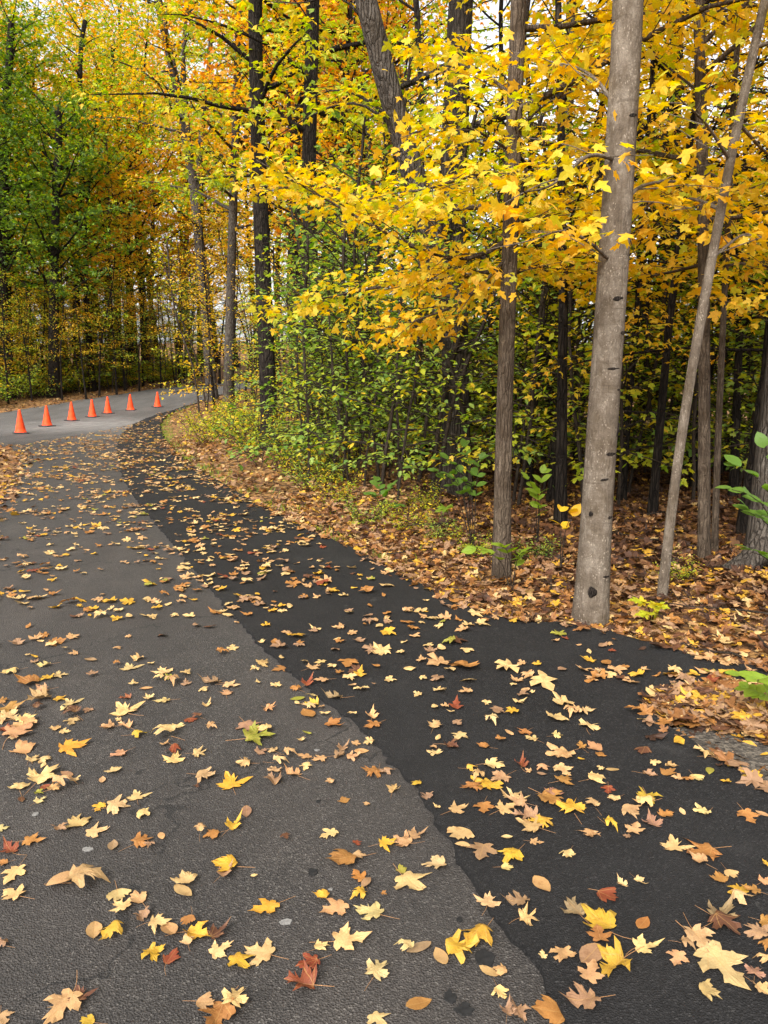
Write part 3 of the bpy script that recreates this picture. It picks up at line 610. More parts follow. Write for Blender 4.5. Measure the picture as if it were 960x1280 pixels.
px_tree('maple_tree', 'tall pale grey trunk at the inner bend of the road', 'tree', [(284, 520), (287, 420), (290, 300), (295, 150), (299, 30)], 13, 22, 'bark_grey', 'yg', .6, sides=10, n=30, z0=7, lmax=4, lsize=.2, ds=.42, nleaf=28, sub=1.2, seed=10)
px_tree('maple_tree', 'grey trunk on the inner bend forking high over the road', 'tree', [(265, 501), (260, 420), (252, 335), (243, 235), (222, 110), (205, 40)], 14, 24, 'bark_grey', 'mix', .55, sides=10, n=32, z0=7, lmax=5, lsize=.2, ds=.42, nleaf=28, sub=1.2, seed=11,
    forks=[([(245, 255), (250, 190, .2), (255, 130, .4), (262, 80, .5)], 8), ([(236, 190), (232, 120, -.4), (228, 90, -.4), (229, 60, -.5)], 7)])
# left side, beyond the road
LT = [('stout dark trunk carrying the big dark green crown beyond the cones', (68, 497), [(67, 420), (68, 350), (70, 250), (74, 170)], 14, 'bark_dark', 'dgreen', 14, 4.6, 24, 4.6),
      ('dark trunk close beside the trunk under the green crown', (96, 486), [(95, 400), (97, 320), (104, 200)], 10, 'bark_dark', 'olive', 20, 5, 20, 4.2),
      ('wide dark trunk at the mouth of the road, wrapped in green foliage', (8, 490), [(8, 400), (7, 320), (5, 200), (12, 80)], 15, 'bark_dark', 'dgreen', 19, 4.5, 26, 4.2),
      ('straight smooth pole trunk between yellow saplings across the road', (138, 484), [(138, 400), (136, 320), (134, 220)], 8, 'bark_brown', 'goldor', 17, 5.5, 18, 3.4),
      ('dark trunk rising from the green bank across the road', (163, 477), [(163, 420), (160, 330), (150, 220), (140, 80)], 9, 'bark_dark', 'olive', 21, 7, 22, 4.4),
      ('thin grey trunk in the shade beyond the green bank', (188, 470), [(188, 400), (190, 330), (192, 240)], 7, 'bark_grey', 'gold', 18, 6, 18, 3.8),
      ('brown trunk where the road leaves the bend', (235, 468), [(234, 420), (232, 340), (235, 220)], 8, 'bark_brown', 'goldor', 20, 6, 22, 4.4),
      ('black trunk on the far verge where the road leaves the bend', (250, 471), [(249, 420), (249, 345), (252, 250)], 7, 'bark_dark', 'gold', 20, 7, 22, 4.2)]
for k, (lab, b, pth, dia, bm, lm, H, z0, n, lm_) in enumerate(LT):
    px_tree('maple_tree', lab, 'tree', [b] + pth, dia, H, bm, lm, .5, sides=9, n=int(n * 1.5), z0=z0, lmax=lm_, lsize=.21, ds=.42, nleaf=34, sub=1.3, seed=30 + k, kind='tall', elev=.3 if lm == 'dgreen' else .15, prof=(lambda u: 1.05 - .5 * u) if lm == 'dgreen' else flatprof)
# right back trunks
RT = [('dark trunk deep in the wood behind the leaning pale stem', (822, 590), [(826, 450), (834, 310), (842, 180), (846, 60)], 22, 'bark_dark', 'gold', 13, 4.2, 20, 3.2),
      ('thin dark trunk leaning away into the wood beside the twin stems', (908, 600), [(925, 480), (948, 370), (975, 240)], 13, 'bark_dark', 'gold', 10, 3.4, 16, 2.6),
      ('dark leaning stem crossing the leaning trunk', (898, 590), [(902, 500), (920, 400), (962, 290)], 11, 'bark_dark', 'yg', 9, 3., 16, 2.4),
      ('grey dead-topped trunk seen through the golden leaves', (690, 575), [(692, 430), (698, 260), (708, 150), (716, 40)], 20, 'bark_grey', 'gold', 15, 5, 18, 3.4),
      ('narrow dark trunk among green saplings left of the slender maple', (520, 570), [(521, 440), (524, 300), (528, 150)], 10, 'bark_dark', 'yg', 14, 3.2, 18, 3.),
      ('dark trunk behind the stout grey tree', (1000, 600), [(1000, 400), (1000, 200)], 24, 'bark_dark', 'goldor', 14, 3.2, 20, 3.4)]
for k, (lab, b, pth, dia, bm, lm, H, z0, n, lm_) in enumerate(RT):
    px_tree('maple_tree', lab, 'tree', [b] + pth, dia, H, bm, lm, .5, sides=9, n=int(n * .8), z0=z0, lmax=lm_, lsize=.12, ds=.28, nleaf=18, sub=.8, seed=50 + k)

# ------------------------------------------------------------------ repeated trees, saplings, shrubs
P_TALL = [proto_tree(100 + k, 18 + 2 * k, .22, 5. + k * .6, 34, 4.4, .22, T_FAR3, .42, 14, 1.3, prof=flatprof, spread=.38, flat=.26, tilt=.55) for k in range(4)]
dome = lambda u: max(.3, math.sqrt(max(0, 1 - ((u - .35) / .75) ** 2)))
P_WIDE = [proto_tree(180 + k, 15 + 1.5 * k, .2, 3.6, 36, 4.6, .19, T_FAR3, .42, 20, 1.35, prof=dome, elev=.3, spread=.4, flat=.2, tilt=.5) for k in range(2)]
P_MID = [proto_tree(120 + k, 6.2 + .9 * k, .06, 2.05, 18, 2.6, .088, T_FAR3, .22, 14, .62, lean=.04, kind='low', elev=.1, prof=lambda u: 1.05 - .85 * u, spread=.14, flat=.08, tilt=.42) for k in range(3)]
P_SAP = [proto_tree(140 + k, 3.0 + k * .6, .015 + .003 * k, .45, 20, 1.2, .085, T_OVAL if k % 2 else T_AIR, .17, 8, .36, sides=5, lean=.06, kind='low', elev=.2, spread=.06, flat=.04, tilt=.38) for k in range(4)]
def proto_shrub(seed, tmpl, ls, h=1.0):
    rng = np.random.default_rng(seed); wood = Geo(); lv = LV(); cr = Geo()
    for k in range(11):
        az = rng.uniform(0, 2 * PI); p = wander((rng.normal(0, .12), rng.normal(0, .12), -.04), (math.cos(az) * .7, math.sin(az) * .7, .9), h * rng.uniform(.7, 1.2), 6, rng, 0, .1, .1)
        tube(wood, p, np.linspace(.009, .003, 7), 4, 0, cap=False); spray(wood, lv, p, .006, rng, .1, .34, 7, .06, ls, .05, 0, start=.2)
    leaves_of(lv, cr, tmpl, rng, .4); return wood.mesh('stem', [M['twig']], True, False), cr.mesh('foliage', [M['yg']], False)
P_SHR = [proto_shrub(160 + k, T_OVAL, .085) for k in range(3)]

ROADC = ROAD[::4]
SHORT = ['grey maple with branch scars', 'slender brown maple', 'pale leaning stem', 'straight dark stem', 'thin twin stem', 'stout buttressed tree', 'forked trunk', 'tall straight dark trunk', 'dark ragged trunk', 'pale bend trunk', 'forking bend trunk',
         'dark green tree', 'slim dark trunk', 'road mouth trunk', 'smooth pole trunk', 'green bank trunk', 'thin grey trunk', 'brown far trunk', 'black far trunk',
         'deep wood trunk', 'thin leaning trunk', 'crossing leaning stem', 'grey dead-topped trunk', 'narrow dark trunk', 'hidden edge trunk']
USED = {}
def near_label(x, y, head, tail=''):
    i = min(range(len(LMK)), key=lambda k: (LMK[k][1][0] - x) ** 2 + (LMK[k][1][1] - y) ** 2); L = LMK[i][1]; dd = math.hypot(L[0] - x, L[1] - y)
    rel = ('well behind' if y - L[1] > 6 else ('behind' if y > L[1] + .5 else ('beside' if y > L[1] - .6 else 'in front of')))
    return f'{head} {rel} the {SHORT[i]}{tail}'
placed = []
def free(x, y, dmin, margin):
    if any((x - a) ** 2 + (y - b) ** 2 < dmin * dmin for a, b in placed): return False
    if inside(ROADC, np.array([[x, y]]))[0]: return False
    return pdist(ROADC, np.array([[x, y]]))[0] >= margin
def nice(lm): return {'gold': 'golden yellow', 'goldor': 'golden orange', 'yg': 'yellow-green', 'olive': 'olive green', 'green': 'green', 'lightgreen': 'light green', 'dgreen': 'dark green', 'mix': 'green and orange', 'orange': 'orange'}[lm]
# understory maples on the right (golden above)
rng = np.random.default_rng(5)
MIDS = [(705, 7.6, 'gold'), (820, 8.2, 'gold'), (935, 7.4, 'gold'), (660, 10.5, 'goldor'), (760, 10.8, 'gold'), (870, 10.4, 'gold'), (1000, 9.2, 'gold'), (530, 13.8, 'yg'), (620, 13, 'yg'),
        (720, 13.2, 'gold'), (800, 13.8, 'yg'), (905, 13, 'gold'), (1020, 12.4, 'goldor'), (445, 14.8, 'yg'), (500, 16, 'gold'), (580, 16.5, 'yg'), (660, 16.8, 'gold'), (750, 17, 'gold'), (840, 17.2, 'goldor'), (940, 16.8, 'gold'), (460, 20, 'yg'), (355, 25, 'yg'),
        (1090, 8, 'gold'), (1100, 12, 'yg'), (1120, 16, 'gold'), (690, 9.2, 'gold'), (780, 9.3, 'gold'), (860, 9, 'goldor'), (960, 11.2, 'gold'), (690, 11.8, 'yg'), (830, 12, 'gold'), (770, 15, 'goldor'), (880, 15, 'gold'), (530, 19, 'gold'), (620, 19.5, 'goldor'), (700, 20, 'gold'), (800, 20, 'gold'), (900, 20, 'yg'), (990, 19, 'gold')]
def side_of(px):
    return 'left of the slender maple' if px < 628 else ('behind the slender maple' if px < 750 else 'behind the pale leaning stem')
for px, Yd, lm in MIDS:
    x = (px - 480) / FPX * Yd; y = Yd
    if not free(x, y, .8, .8): x += .6
    placed.append((x, y)); pr = P_MID[rng.integers(3)]
    near = 'in the first rows' if Yd < 12 else 'deeper in the wood'
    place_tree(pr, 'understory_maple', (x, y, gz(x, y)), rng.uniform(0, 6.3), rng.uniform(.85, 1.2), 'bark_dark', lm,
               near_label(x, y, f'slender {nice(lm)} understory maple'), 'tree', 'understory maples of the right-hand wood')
# left understory beyond the road
for px, Yd, sc_, lm in [(22, 40, 1.1, 'dgreen'), (120, 43, 1.15, 'olive'), (170, 48, 1.2, 'mix'), (-45, 37, 1.1, 'dgreen'), (75, 50, 1.35, 'olive')]:
    x = (px - 480) / FPX * Yd; placed.append((x, Yd))
    place_tree(P_WIDE[rng.integers(2)], 'maple_tree', (x, Yd, gz(x, Yd)), rng.uniform(0, 6.3), sc_, 'bark_dark', lm, near_label(x, Yd, f'broad-crowned {nice(lm)} maple'), 'tree', 'green maples beyond the cones')
for k in range(115):
    for _ in range(40):
        px = rng.uniform(-130, 330); Yd = rng.uniform(33, 50) if k < 60 else rng.uniform(45, 80); x = (px - 480) / FPX * Yd
        if free(x, Yd, 1.6, 1.2): break
    else: continue
    placed.append((x, Yd)); lm = rng.choice(['olive', 'gold', 'yg', 'goldor', 'mix', 'lightgreen', 'orange'], p=[.12, .33, .3, .12, .04, .06, .03]); pr = P_MID[rng.integers(3)]
    place_tree(pr, 'understory_maple', (x, Yd, gz(x, Yd)), rng.uniform(0, 6.3), rng.uniform(.9, 1.4), 'bark_dark', lm, near_label(x, Yd, f'{nice(lm)} understory maple over the road'), 'tree', 'understory maples across the road')
for px, Yd, lm in [(15, 36.5, 'yg'), (45, 37.5, 'gold'), (82, 38.5, 'yg'), (112, 39, 'gold'), (128, 40.5, 'goldor'), (150, 41.5, 'yg'), (178, 43, 'gold'), (205, 45, 'yg'), (222, 48, 'gold'), (-15, 35, 'olive'), (60, 41, 'gold'), (100, 43, 'yg')]:
    x = (px - 480) / FPX * Yd; placed.append((x, Yd))
    place_tree(P_MID[rng.integers(3)], 'understory_maple', (x, Yd, gz(x, Yd)), rng.uniform(0, 6.3), rng.uniform(.75, 1.0), 'bark_dark', lm, near_label(x, Yd, f'{nice(lm)} understory maple on the far verge'), 'tree', 'understory maples across the road')
# broad crowns closing the wood across the road
for px, Yd, lm in [(-70, 45, 'olive'), (0, 50, 'goldor'), (45, 56, 'olive'), (90, 53, 'mix'), (125, 60, 'yg'), (150, 56, 'goldor'), (190, 53, 'olive'), (205, 64, 'goldor'), (228, 70, 'yg'), (255, 72, 'orange'), (175, 72, 'mix'), (275, 78, 'gold'), (300, 74, 'yg'), (20, 64, 'yg'), (70, 70, 'gold'), (325, 66, 'mix'), (115, 78, 'orange'), (-20, 60, 'mix')]:
    x = (px - 480) / FPX * Yd
    if not free(x, Yd, 1.0, 1.0): Yd += 3; x = (px - 480) / FPX * Yd
    placed.append((x, Yd)); place_tree(P_WIDE[rng.integers(2)], 'maple_tree', (x, Yd, gz(x, Yd)), rng.uniform(0, 6.3), rng.uniform(1.4, 1.75), 'bark_dark', lm, near_label(x, Yd, f'broad-crowned {nice(lm)} maple'), 'tree', 'broad maples across the road')
# tall background trees
for k in range(212):
    for _ in range(40):
        Yd = rng.uniform(22, 105); px = rng.uniform(-250, 1200)
        if k > 150: Yd = rng.uniform(37, 70); px = rng.uniform(-80, 330)
        if k > 190: Yd = rng.uniform(23, 42); px = rng.uniform(335, 470); x = (px - 480) / FPX * Yd
        if px < 330 and Yd < 38: continue
        if free(x, Yd, 2.6 if k <= 150 else 1.5, 1.5): break
    else: continue
    placed.append((x, Yd))
    if px < 330: lm = rng.choice(['olive', 'mix', 'yg', 'lightgreen', 'goldor', 'green'], p=[.28, .14, .24, .14, .1, .1]); zone = 'beyond the road bend'
    else: lm = rng.choice(['gold', 'goldor', 'orange', 'yg', 'mix'], p=[.3, .2, .2, .2, .1]); zone = 'in the background of the right-hand wood'
    pr = P_TALL[rng.integers(4)]
    place_tree(pr, 'maple_tree', (x, Yd, gz(x, Yd)), rng.uniform(0, 6.3), rng.uniform(.8, 1.2), rng.choice(['bark_dark', 'bark_grey', 'bark_dark']), lm, near_label(x, Yd, f'tall maple with {nice(lm)} crown'), 'tree', 'tall trees of the background wood')
# saplings
def saps(n, pxr, yr, mats, zone, group, sc=(.8, 1.25), dm=.45, mg=.9):
    for k in range(n):
        for _ in range(40):
            px = rng.uniform(*pxr); Yd = rng.uniform(*yr); x = (px - 480) / FPX * Yd
            if free(x, Yd, dm, mg): break
        else: continue
        placed.append((x, Yd)); lm = rng.choice(mats); pr = P_SAP[rng.integers(4)]
        place_tree(pr, 'sapling', (x, Yd, gz(x, Yd)), rng.uniform(0, 6.3), rng.uniform(*sc), 'twig', lm, near_label(x, Yd, f'{["short", "low", "tall", "lanky"][P_SAP.index(pr)]} thin {nice(lm)} sapling'), 'sapling', group, 'stem', 'foliage')
saps(90, (380, 660), (9, 20), ['yg', 'lightgreen', 'lightgreen', 'yg', 'lightgreen'], 'in the wood left of the slender maple', 'saplings of the wood')
saps(104, (640, 1080), (8.6, 16), ['yg', 'lightgreen', 'lightgreen', 'yg', 'yg'], 'in the wood behind the grey maple', 'saplings of the wood')
saps(16, (290, 420), (18.5, 32), ['yg', 'lightgreen', 'gold'], 'at the inner bend of the road', 'saplings of the wood')
saps(110, (-120, 270), (31, 48), ['yg', 'yg', 'gold', 'olive', 'lightgreen', 'gold'], 'on the bank across the road', 'saplings of the wood', (1.0, 1.8), .7)
# shrubs
def shrub(px, py, s, lm, lab, grp):
    b = at(px, py); place_tree(P_SHR[rng.integers(3)], 'shrub', (b[0], b[1], gz(b[0], b[1])), rng.uniform(0, 6.3), s, 'twig', lm, lab, 'shrub', grp, 'stem', 'foliage')
for px, py, s, lm in [(255, 556, .9, 'yg'), (275, 548, 1.1, 'olive'), (300, 560, 1., 'yg'), (318, 572, 1.1, 'olive'), (345, 586, 1., 'green'), (368, 596, .8, 'yg'), (300, 540, 1.2, 'yg'), (335, 560, 1.1, 'yg'), (372, 575, 1., 'olive'), (398, 592, .8, 'green'), (415, 603, .6, 'yg'), (248, 540, .9, 'yg'), (285, 528, 1.2, 'gold'), (322, 545, 1.2, 'olive'), (430, 585, .8, 'yg')]:
    shrub(px, py, s, lm, f'low leafy shrub with {nice(lm)} leaves along the inner verge', 'shrubs along the inner verge')
for px, py, s, lm in [(452, 655, .42, 'lightgreen'), (505, 665, .38, 'yg'), (548, 680, .3, 'lightgreen'), (590, 695, .3, 'yg'), (425, 630, .5, 'yg'), (668, 705, .28, 'lightgreen'), (850, 735, .25, 'yg'), (385, 615, .5, 'lightgreen'), (530, 640, .4, 'yg')]:
    b = at(px, py); shrub(px, py, s, lm, near_label(b[0], b[1], f'tiny {nice(lm)} plant in the litter'), 'tiny plants on the verge')
for k in range(46):
    px = rng.uniform(-40, 245); py = np.interp(px, [-40, 0, 100, 180, 260], [512, 507, 492, 482, 473]) - rng.uniform(0, 5)
    lm = rng.choice(['olive', 'lightgreen', 'yg', 'yg']); shrub(px, py, rng.uniform(1.2, 2.2), lm, f'leafy shrub with {nice(lm)} leaves on the bank across the road', 'shrubs on the bank across the road')

# ------------------------------------------------------------------ small plants with leaves one by one
LM_OVAL = [leaf_mesh('leaf', HALF_OVAL, M['green'], rings=2, curl=-.25, fold=.14, seed=k, sx=1.25) for k in range(3)]
LM_MAP = [leaf_mesh('leaf', HALF_MID, M['gold'], rings=2, curl=-.2, fold=.1, wave=.1, seed=k) for k in range(3)]
def seedling(label, px, py, h, tips, lsize, lm, meshes, Yd=None, nleaf=6, seed=0, name='seedling'):
    rng_ = np.random.default_rng(seed + 900); b = at(px, py); z_ = gz(b[0], b[1]); loc = np.array([b[0], b[1], z_]); e = empty(name, loc); tag(e, label, 'plant')
    for tx, ty, dy in tips:
        tip = on_ray(tx, ty, b[1] + dy) - loc; base = np.array([0, 0, -.03]); mid = np.array([tip[0] * .3, tip[1] * .3, tip[2] * .75])
        q = resample([base, mid, tip * [.7, .7, 1.0], tip], 10); g = Geo(); tube(g, q, np.linspace(.006, .002, 10), 5, 0); obj('stem', g.mesh('stem', [M['twig']], True, False), e)
        for k in range(nleaf):
            u = 9 * (1 - .5 * (k // 2) / (nleaf / 2)) if k else 9; i_ = min(int(u), 8); p = q[i_] + (q[i_ + 1] - q[i_]) * (u - i_)
            t = q[min(i_ + 1, 9)] - q[max(i_ - 1, 0)]; t /= np.linalg.norm(t); sd_ = np.cross(t, [0, 0, 1]); sd_ /= np.linalg.norm(sd_) + 1e-6
            d = (t * .8 + sd_ * (1 if k % 2 else -1) * 1.0 if k else t) + rng_.normal(0, .18, 3) + [0, 0, -.15]
            Fm = frames(d[None], (np.array([0, -.25, 1.]) + rng_.normal(0, .25, 3))[None])[0]; o = obj('leaf', meshes[rng_.integers(3)], e)
            o.matrix_local = Matrix.Translation(Vector(p)) @ Matrix(Fm.tolist()).to_4x4() @ Matrix.Scale(lsize * rng_.uniform(.75, 1.15), 4)
            o.material_slots[0].link = 'OBJECT'; o.material_slots[0].material = M[lm]
seedling('broad-leaved green sapling arching in front of the stout grey tree', 985, 790, 1, [(915, 612, -.2), (935, 640, 0), (925, 585, .1), (940, 690, .05), (955, 560, .1)], .115, 'lightgreen', LM_OVAL, nleaf=9, seed=1)
seedling('bright yellow-green seedling hanging over the leaf pile by the gravel', 990, 905, 1, [(925, 845, 0), (945, 850, -.1), (935, 862, .1)], .075, 'yg', LM_OVAL, nleaf=9, seed=2)
seedling('small yellow-green plant leaning against the foot of the slender maple', 640, 735, 1, [(595, 688, -.05), (655, 690, -.1), (628, 684, -.15)], .10, 'yg', LM_OVAL, nleaf=7, seed=3)
seedling('low green plant on the verge before the broad dark trunk', 478, 648, 1, [(462, 618, -.1), (490, 608, 0), (498, 632, .1), (470, 602, .1)], .10, 'lightgreen', LM_OVAL, nleaf=8, seed=4)
seedling('yellow maple seedling at the foot of the pale leaning stem', 815, 775, 1, [(800, 752, -.05), (822, 758, -.1), (826, 774, 0), (808, 768, -.1)], .085, 'gold', LM_MAP, nleaf=5, seed=5)
seedling('yellow seedling with drooping leaves before the dark hollow', 560, 655, 1, [(548, 655, 0), (572, 652, 0), (556, 636, -.2)], .12, 'yg', LM_MAP, nleaf=6, seed=6)
seedling('green leafy sapling in front of the broad dark trunk', 592, 690, 1, [(515, 585, -.3), (548, 590, -.2), (560, 575, 0), (600, 575, .1), (580, 560, .2), (535, 570, .1)], .095, 'lightgreen', LM_OVAL, nleaf=10, seed=7)
seedling('sapling with a few orange leaves between the slender maple and the grey maple', 700, 720, 1, [(715, 645, 0), (700, 640, .1)], .10, 'orange', LM_OVAL, nleaf=4, seed=8)
seedling('green broad-leaved plant behind the slender maple', 672, 690, 1, [(660, 600, 0), (678, 592, .1), (672, 618, -.1)], .11, 'yg', LM_OVAL, nleaf=7, seed=9)

# ------------------------------------------------------------------ traffic cones
def cone_mesh():
    g = Geo(); n = 28; prof_ = [(.172, .035), (.172, .05), (.16, .058), (.136, .16), (.108, .30), (.081, .44), (.055, .58), (.037, .68), (.034, .705), (.024, .71), (.02, .66)]
    V = [(r * math.cos(k / n * 2 * PI), r * math.sin(k / n * 2 * PI), z) for r, z in prof_ for k in range(n)]
    F = [(j * n + k, j * n + (k + 1) % n, (j + 1) * n + (k + 1) % n, (j + 1) * n + k) for j in range(len(prof_) - 1) for k in range(n)]
    g.add(V, F); return g.mesh('body', [M['cone']], True, False)
def cone_base():
    g = Geo(); L = []
    for s_, z in ((.205, .0), (.215, .006), (.215, .026), (.2, .036), (.15, .038)):
        pts = []
        for q_ in range(4):
            for a in (0, 30, 60, 90):
                an = math.radians(q_ * 90 + a); cx = (1 if q_ in (0, 3) else -1) * (s_ - .04); cy = (1 if q_ in (0, 1) else -1) * (s_ - .04); pts.append((cx + .04 * math.cos(an), cy + .04 * math.sin(an), z))
        L.append(pts)
    n = 16; V = [p for l in L for p in l]; F = [(j * n + k, j * n + (k + 1) % n, (j + 1) * n + (k + 1) % n, (j + 1) * n + k) for j in range(4) for k in range(n)]
    g.add(V, F); return g.mesh('base', [M['cone_base']], False, False)
cb, cm = cone_base(), cone_mesh()
CL = ['orange traffic cone at the end of the row beside the leafy verge corner', 'second orange traffic cone from the leafy verge corner', 'third orange traffic cone from the leafy verge corner, before the pale worn patch', 'middle orange traffic cone of the row of seven', 'third orange traffic cone from the inner bend', 'second orange traffic cone from the inner bend', 'last orange traffic cone of the row, by the tip of the black asphalt']
for k, (x, y) in enumerate([(26, 542), (59, 533), (90, 526), (115.5, 521.5), (135, 517), (163.5, 513), (197, 509)]):
    b = at(x, y); e = empty('traffic_cone', (b[0], b[1], b[2] + .001), R.uniform(0, 1.5)); tag(e, CL[k], 'traffic cone', 'traffic cones across the road')
    e.rotation_euler.x = -math.atan(float(road_h(b[1] + .1) - road_h(b[1] - .1)) / .2) * -1
    e.rotation_euler.y = R.normal(0, .012); e.location.z += .002; obj('base', cb, e); obj('body', cm, e)

# ------------------------------------------------------------------ fallen leaves on the paving, one by one
HL = """50 1002 14 c|27 1001 14 b l|124 1011 20 g|148 1010 30 c|178 1019 18 c|95 1030 30 y|76 1040 20 t|121 1041 28 c|3 1037 16 c|42 1053 27 o|12 1063 27 r|2 1081 14 o|141 1060 20 t l|178 1053 27 o|202 1047 14 y l|187 1061 12 t l|250 1043 20 y|266 1045 22 o|293 1033 24 g|308 1015 22 t l
16 1095 38 c|16 1120 30 c|83 1103 38 y l|108 1106 50 y|148 1120 28 c|172 1125 30 y|152 1136 24 c|177 1149 27 t|198 1157 24 c|213 1166 32 y l|236 1157 22 o|247 1170 36 g|273 1170 28 b|234 1180 16 c|275 1190 28 c|118 1164 32 y l|139 1171 32 g|191 1195 27 g|213 1200 30 r|231 1105 32 c|227 1117 30 y l|284 1085 34 g|282 1095 24 t|317 1097 10 c|300 1208 34 g|325 1193 38 c|78 1260 48 y|100 1250 22 b|256 1258 28 y|295 1253 34 c|272 1274 48 o|110 1279 18 g|3 1275 14 y|2 1183 14 t
430 1002 16 o|458 1008 9 y l|411 1044 25 c|357 1049 12 b l|483 1058 20 g|502 1055 26 y|521 1046 22 t|446 1058 12 r|430 1078 38 o|448 1073 20 y|448 1097 24 o|457 1108 20 t l|448 1122 22 g|404 1125 22 g|418 1138 36 y|463 1142 34 c|502 1089 18 n|514 1106 42 c|544 1083 30 c|576 1050 38 c|602 1072 38 t|580 1066 18 c l|533 1003 20 t|546 1017 9 c|573 1018 26 y|605 1017 26 o|632 1018 26 y|632 1054 14 c l|640 1078 32 g|633 1092 18 c|480 1122 8 o l|331 1138 38 g|437 1177 46 c|400 1186 15 c|385 1210 32 r|377 1232 40 r|473 1215 34 c|505 1192 24 c|527 1185 34 t l|595 1177 44 g|572 1192 40 g|552 1202 28 y l|613 1217 26 y l|626 1219 14 y|625 1242 16 c|520 1258 34 o l|472 1278 26 c|635 1268 20 t|610 1135 28 c|646 1135 32 t
660 1156 25 c|675 1111 32 y l|710 1076 18 c|670 1060 16 y|663 1043 28 y|677 1040 30 g|657 1028 32 t|647 1013 22 y|713 1017 34 g|687 1008 34 o|739 1013 22 y|768 1006 18 c|737 1050 20 y|762 1042 20 g|793 1044 30 c|783 1056 10 t l|815 1035 26 t|787 1020 26 y|804 1016 26 c|810 1006 32 g|832 1025 20 o|853 1022 14 c l|877 1023 18 c|935 1028 28 o|955 1025 18 y l|842 1065 28 c|877 1073 38 o|874 1086 22 y|913 1100 22 c|899 1107 22 o|920 1121 28 g|940 1123 20 o|927 1135 28 c|957 1089 12 g|956 1109 14 y|902 1152 46 t|907 1168 40 b|943 1173 30 t|958 1163 14 o|777 1112 16 c|800 1110 16 c|758 1128 32 r|717 1144 32 t|750 1163 44 g|748 1180 30 o|802 1164 28 o l|807 1193 33 c|846 1207 28 y|678 1204 11 c|703 1203 28 y|740 1203 44 t l|768 1217 52 g|738 1230 40 y|873 1185 42 y|858 1195 20 t|903 1218 70 c|883 1248 26 y|953 1213 22 c|943 1228 20 t|953 1248 26 c|727 1260 44 t|690 1270 48 o|650 1270 28 t|960 1190 14 o
44 829 11 t l|55 833 17 c|112 826 18 t l|12 842 22 c|36 855 30 o|59 849 18 g|75 845 17 c|115 845 13 t l|51 866 20 y|5 877 14 o|49 876 30 y|76 875 18 g|89 880 18 c|84 889 16 c|90 894 24 b|90 903 20 y|110 889 14 t|10 891 26 o|11 899 28 c|32 901 22 c|30 908 32 y|47 886 18 b|5 916 18 r|25 916 40 y|17 924 14 c|69 912 14 y|81 917 13 c l|29 938 37 y|90 935 34 g|41 950 16 y|54 952 18 c|55 959 12 c|56 972 40 c|85 969 20 t l|95 979 13 c|24 986 22 c|56 985 14 r|67 989 20 y|80 986 28 y|49 994 12 n|128 977 14 y l|142 966 18 c|149 944 20 y|134 910 17 y|156 909 20 y|148 902 8 c|156 890 28 c|166 889 12 t|175 920 20 g|204 921 32 c|206 932 12 y|220 910 15 c|238 901 16 r|218 950 26 c|217 942 22 r|171 997 18 c|204 840 25 c|199 850 13 c|215 855 22 y|211 849 14 n|167 857 11 c|181 862 16 y l|157 874 15 r|186 874 13 c|204 877 18 c|172 825 20 c|162 836 17 c|146 832 9 o|189 831 10 c|232 844 14 c|233 856 12 t
255 864 12 c|264 854 26 t|289 858 21 c|283 867 17 y|259 882 15 c|245 899 15 b|264 911 14 y|318 840 12 c|322 855 8 c|337 887 15 y|310 910 30 t|331 915 24 c|322 923 36 n|249 943 18 c|326 941 16 t|340 939 15 y|304 956 20 y|255 971 24 y|246 987 9 b|289 981 28 g|351 837 24 o|352 828 14 c|330 830 20 y|369 862 16 o|385 859 20 r|401 857 20 y|345 859 14 c|381 833 11 c|392 839 18 y|401 832 15 c|414 839 12 c|374 874 18 n l|395 871 15 c|371 881 11 c|390 882 20 g|386 894 28 o l|386 888 18 c|406 895 13 c|402 886 8 y|417 877 24 t|418 907 25 o|382 918 14 n l|377 927 11 c|440 901 11 c l|465 900 21 c|466 912 22 o|445 931 11 y l|461 931 14 c|450 940 18 y l|429 936 17 t|425 946 18 t|440 948 17 y|362 945 18 y|380 947 20 y|399 950 19 y|350 956 20 c|382 960 17 c|343 965 16 y|366 969 23 y|341 977 25 t|412 980 11 y l|464 969 25 o|478 968 10 t
544 912 24 c|572 912 13 t|615 909 20 c|574 926 22 c|547 931 13 c|564 940 22 b|541 941 10 y|544 948 16 c|605 939 17 o|626 932 14 o l|635 923 14 y|655 921 15 o|664 929 17 c|617 963 26 c|652 962 22 r|660 972 9 y|679 967 18 y|676 975 14 t|704 970 30 c|590 967 16 g|597 980 20 y|625 979 26 y|610 990 30 g|592 995 24 o|487 966 17 t|492 988 18 y|521 987 16 g|642 1004 28 c|691 1000 22 t|707 983 24 o|700 950 32 y|687 950 9 c|697 925 15 c|695 906 24 c|713 898 25 y|744 940 26 y|726 940 16 o|750 950 15 o|727 957 10 g l|750 969 10 c l|767 968 16 y l|744 980 24 c|760 994 18 r|804 944 25 b|812 975 19 t|834 972 25 o|839 964 16 y|819 962 14 c l|847 980 14 y l|859 982 14 o l|870 979 23 c|887 969 17 n l|937 975 28 g|956 987 10 c|900 956 24 c|737 914 24 c|734 895 15 c|723 897 18 y"""
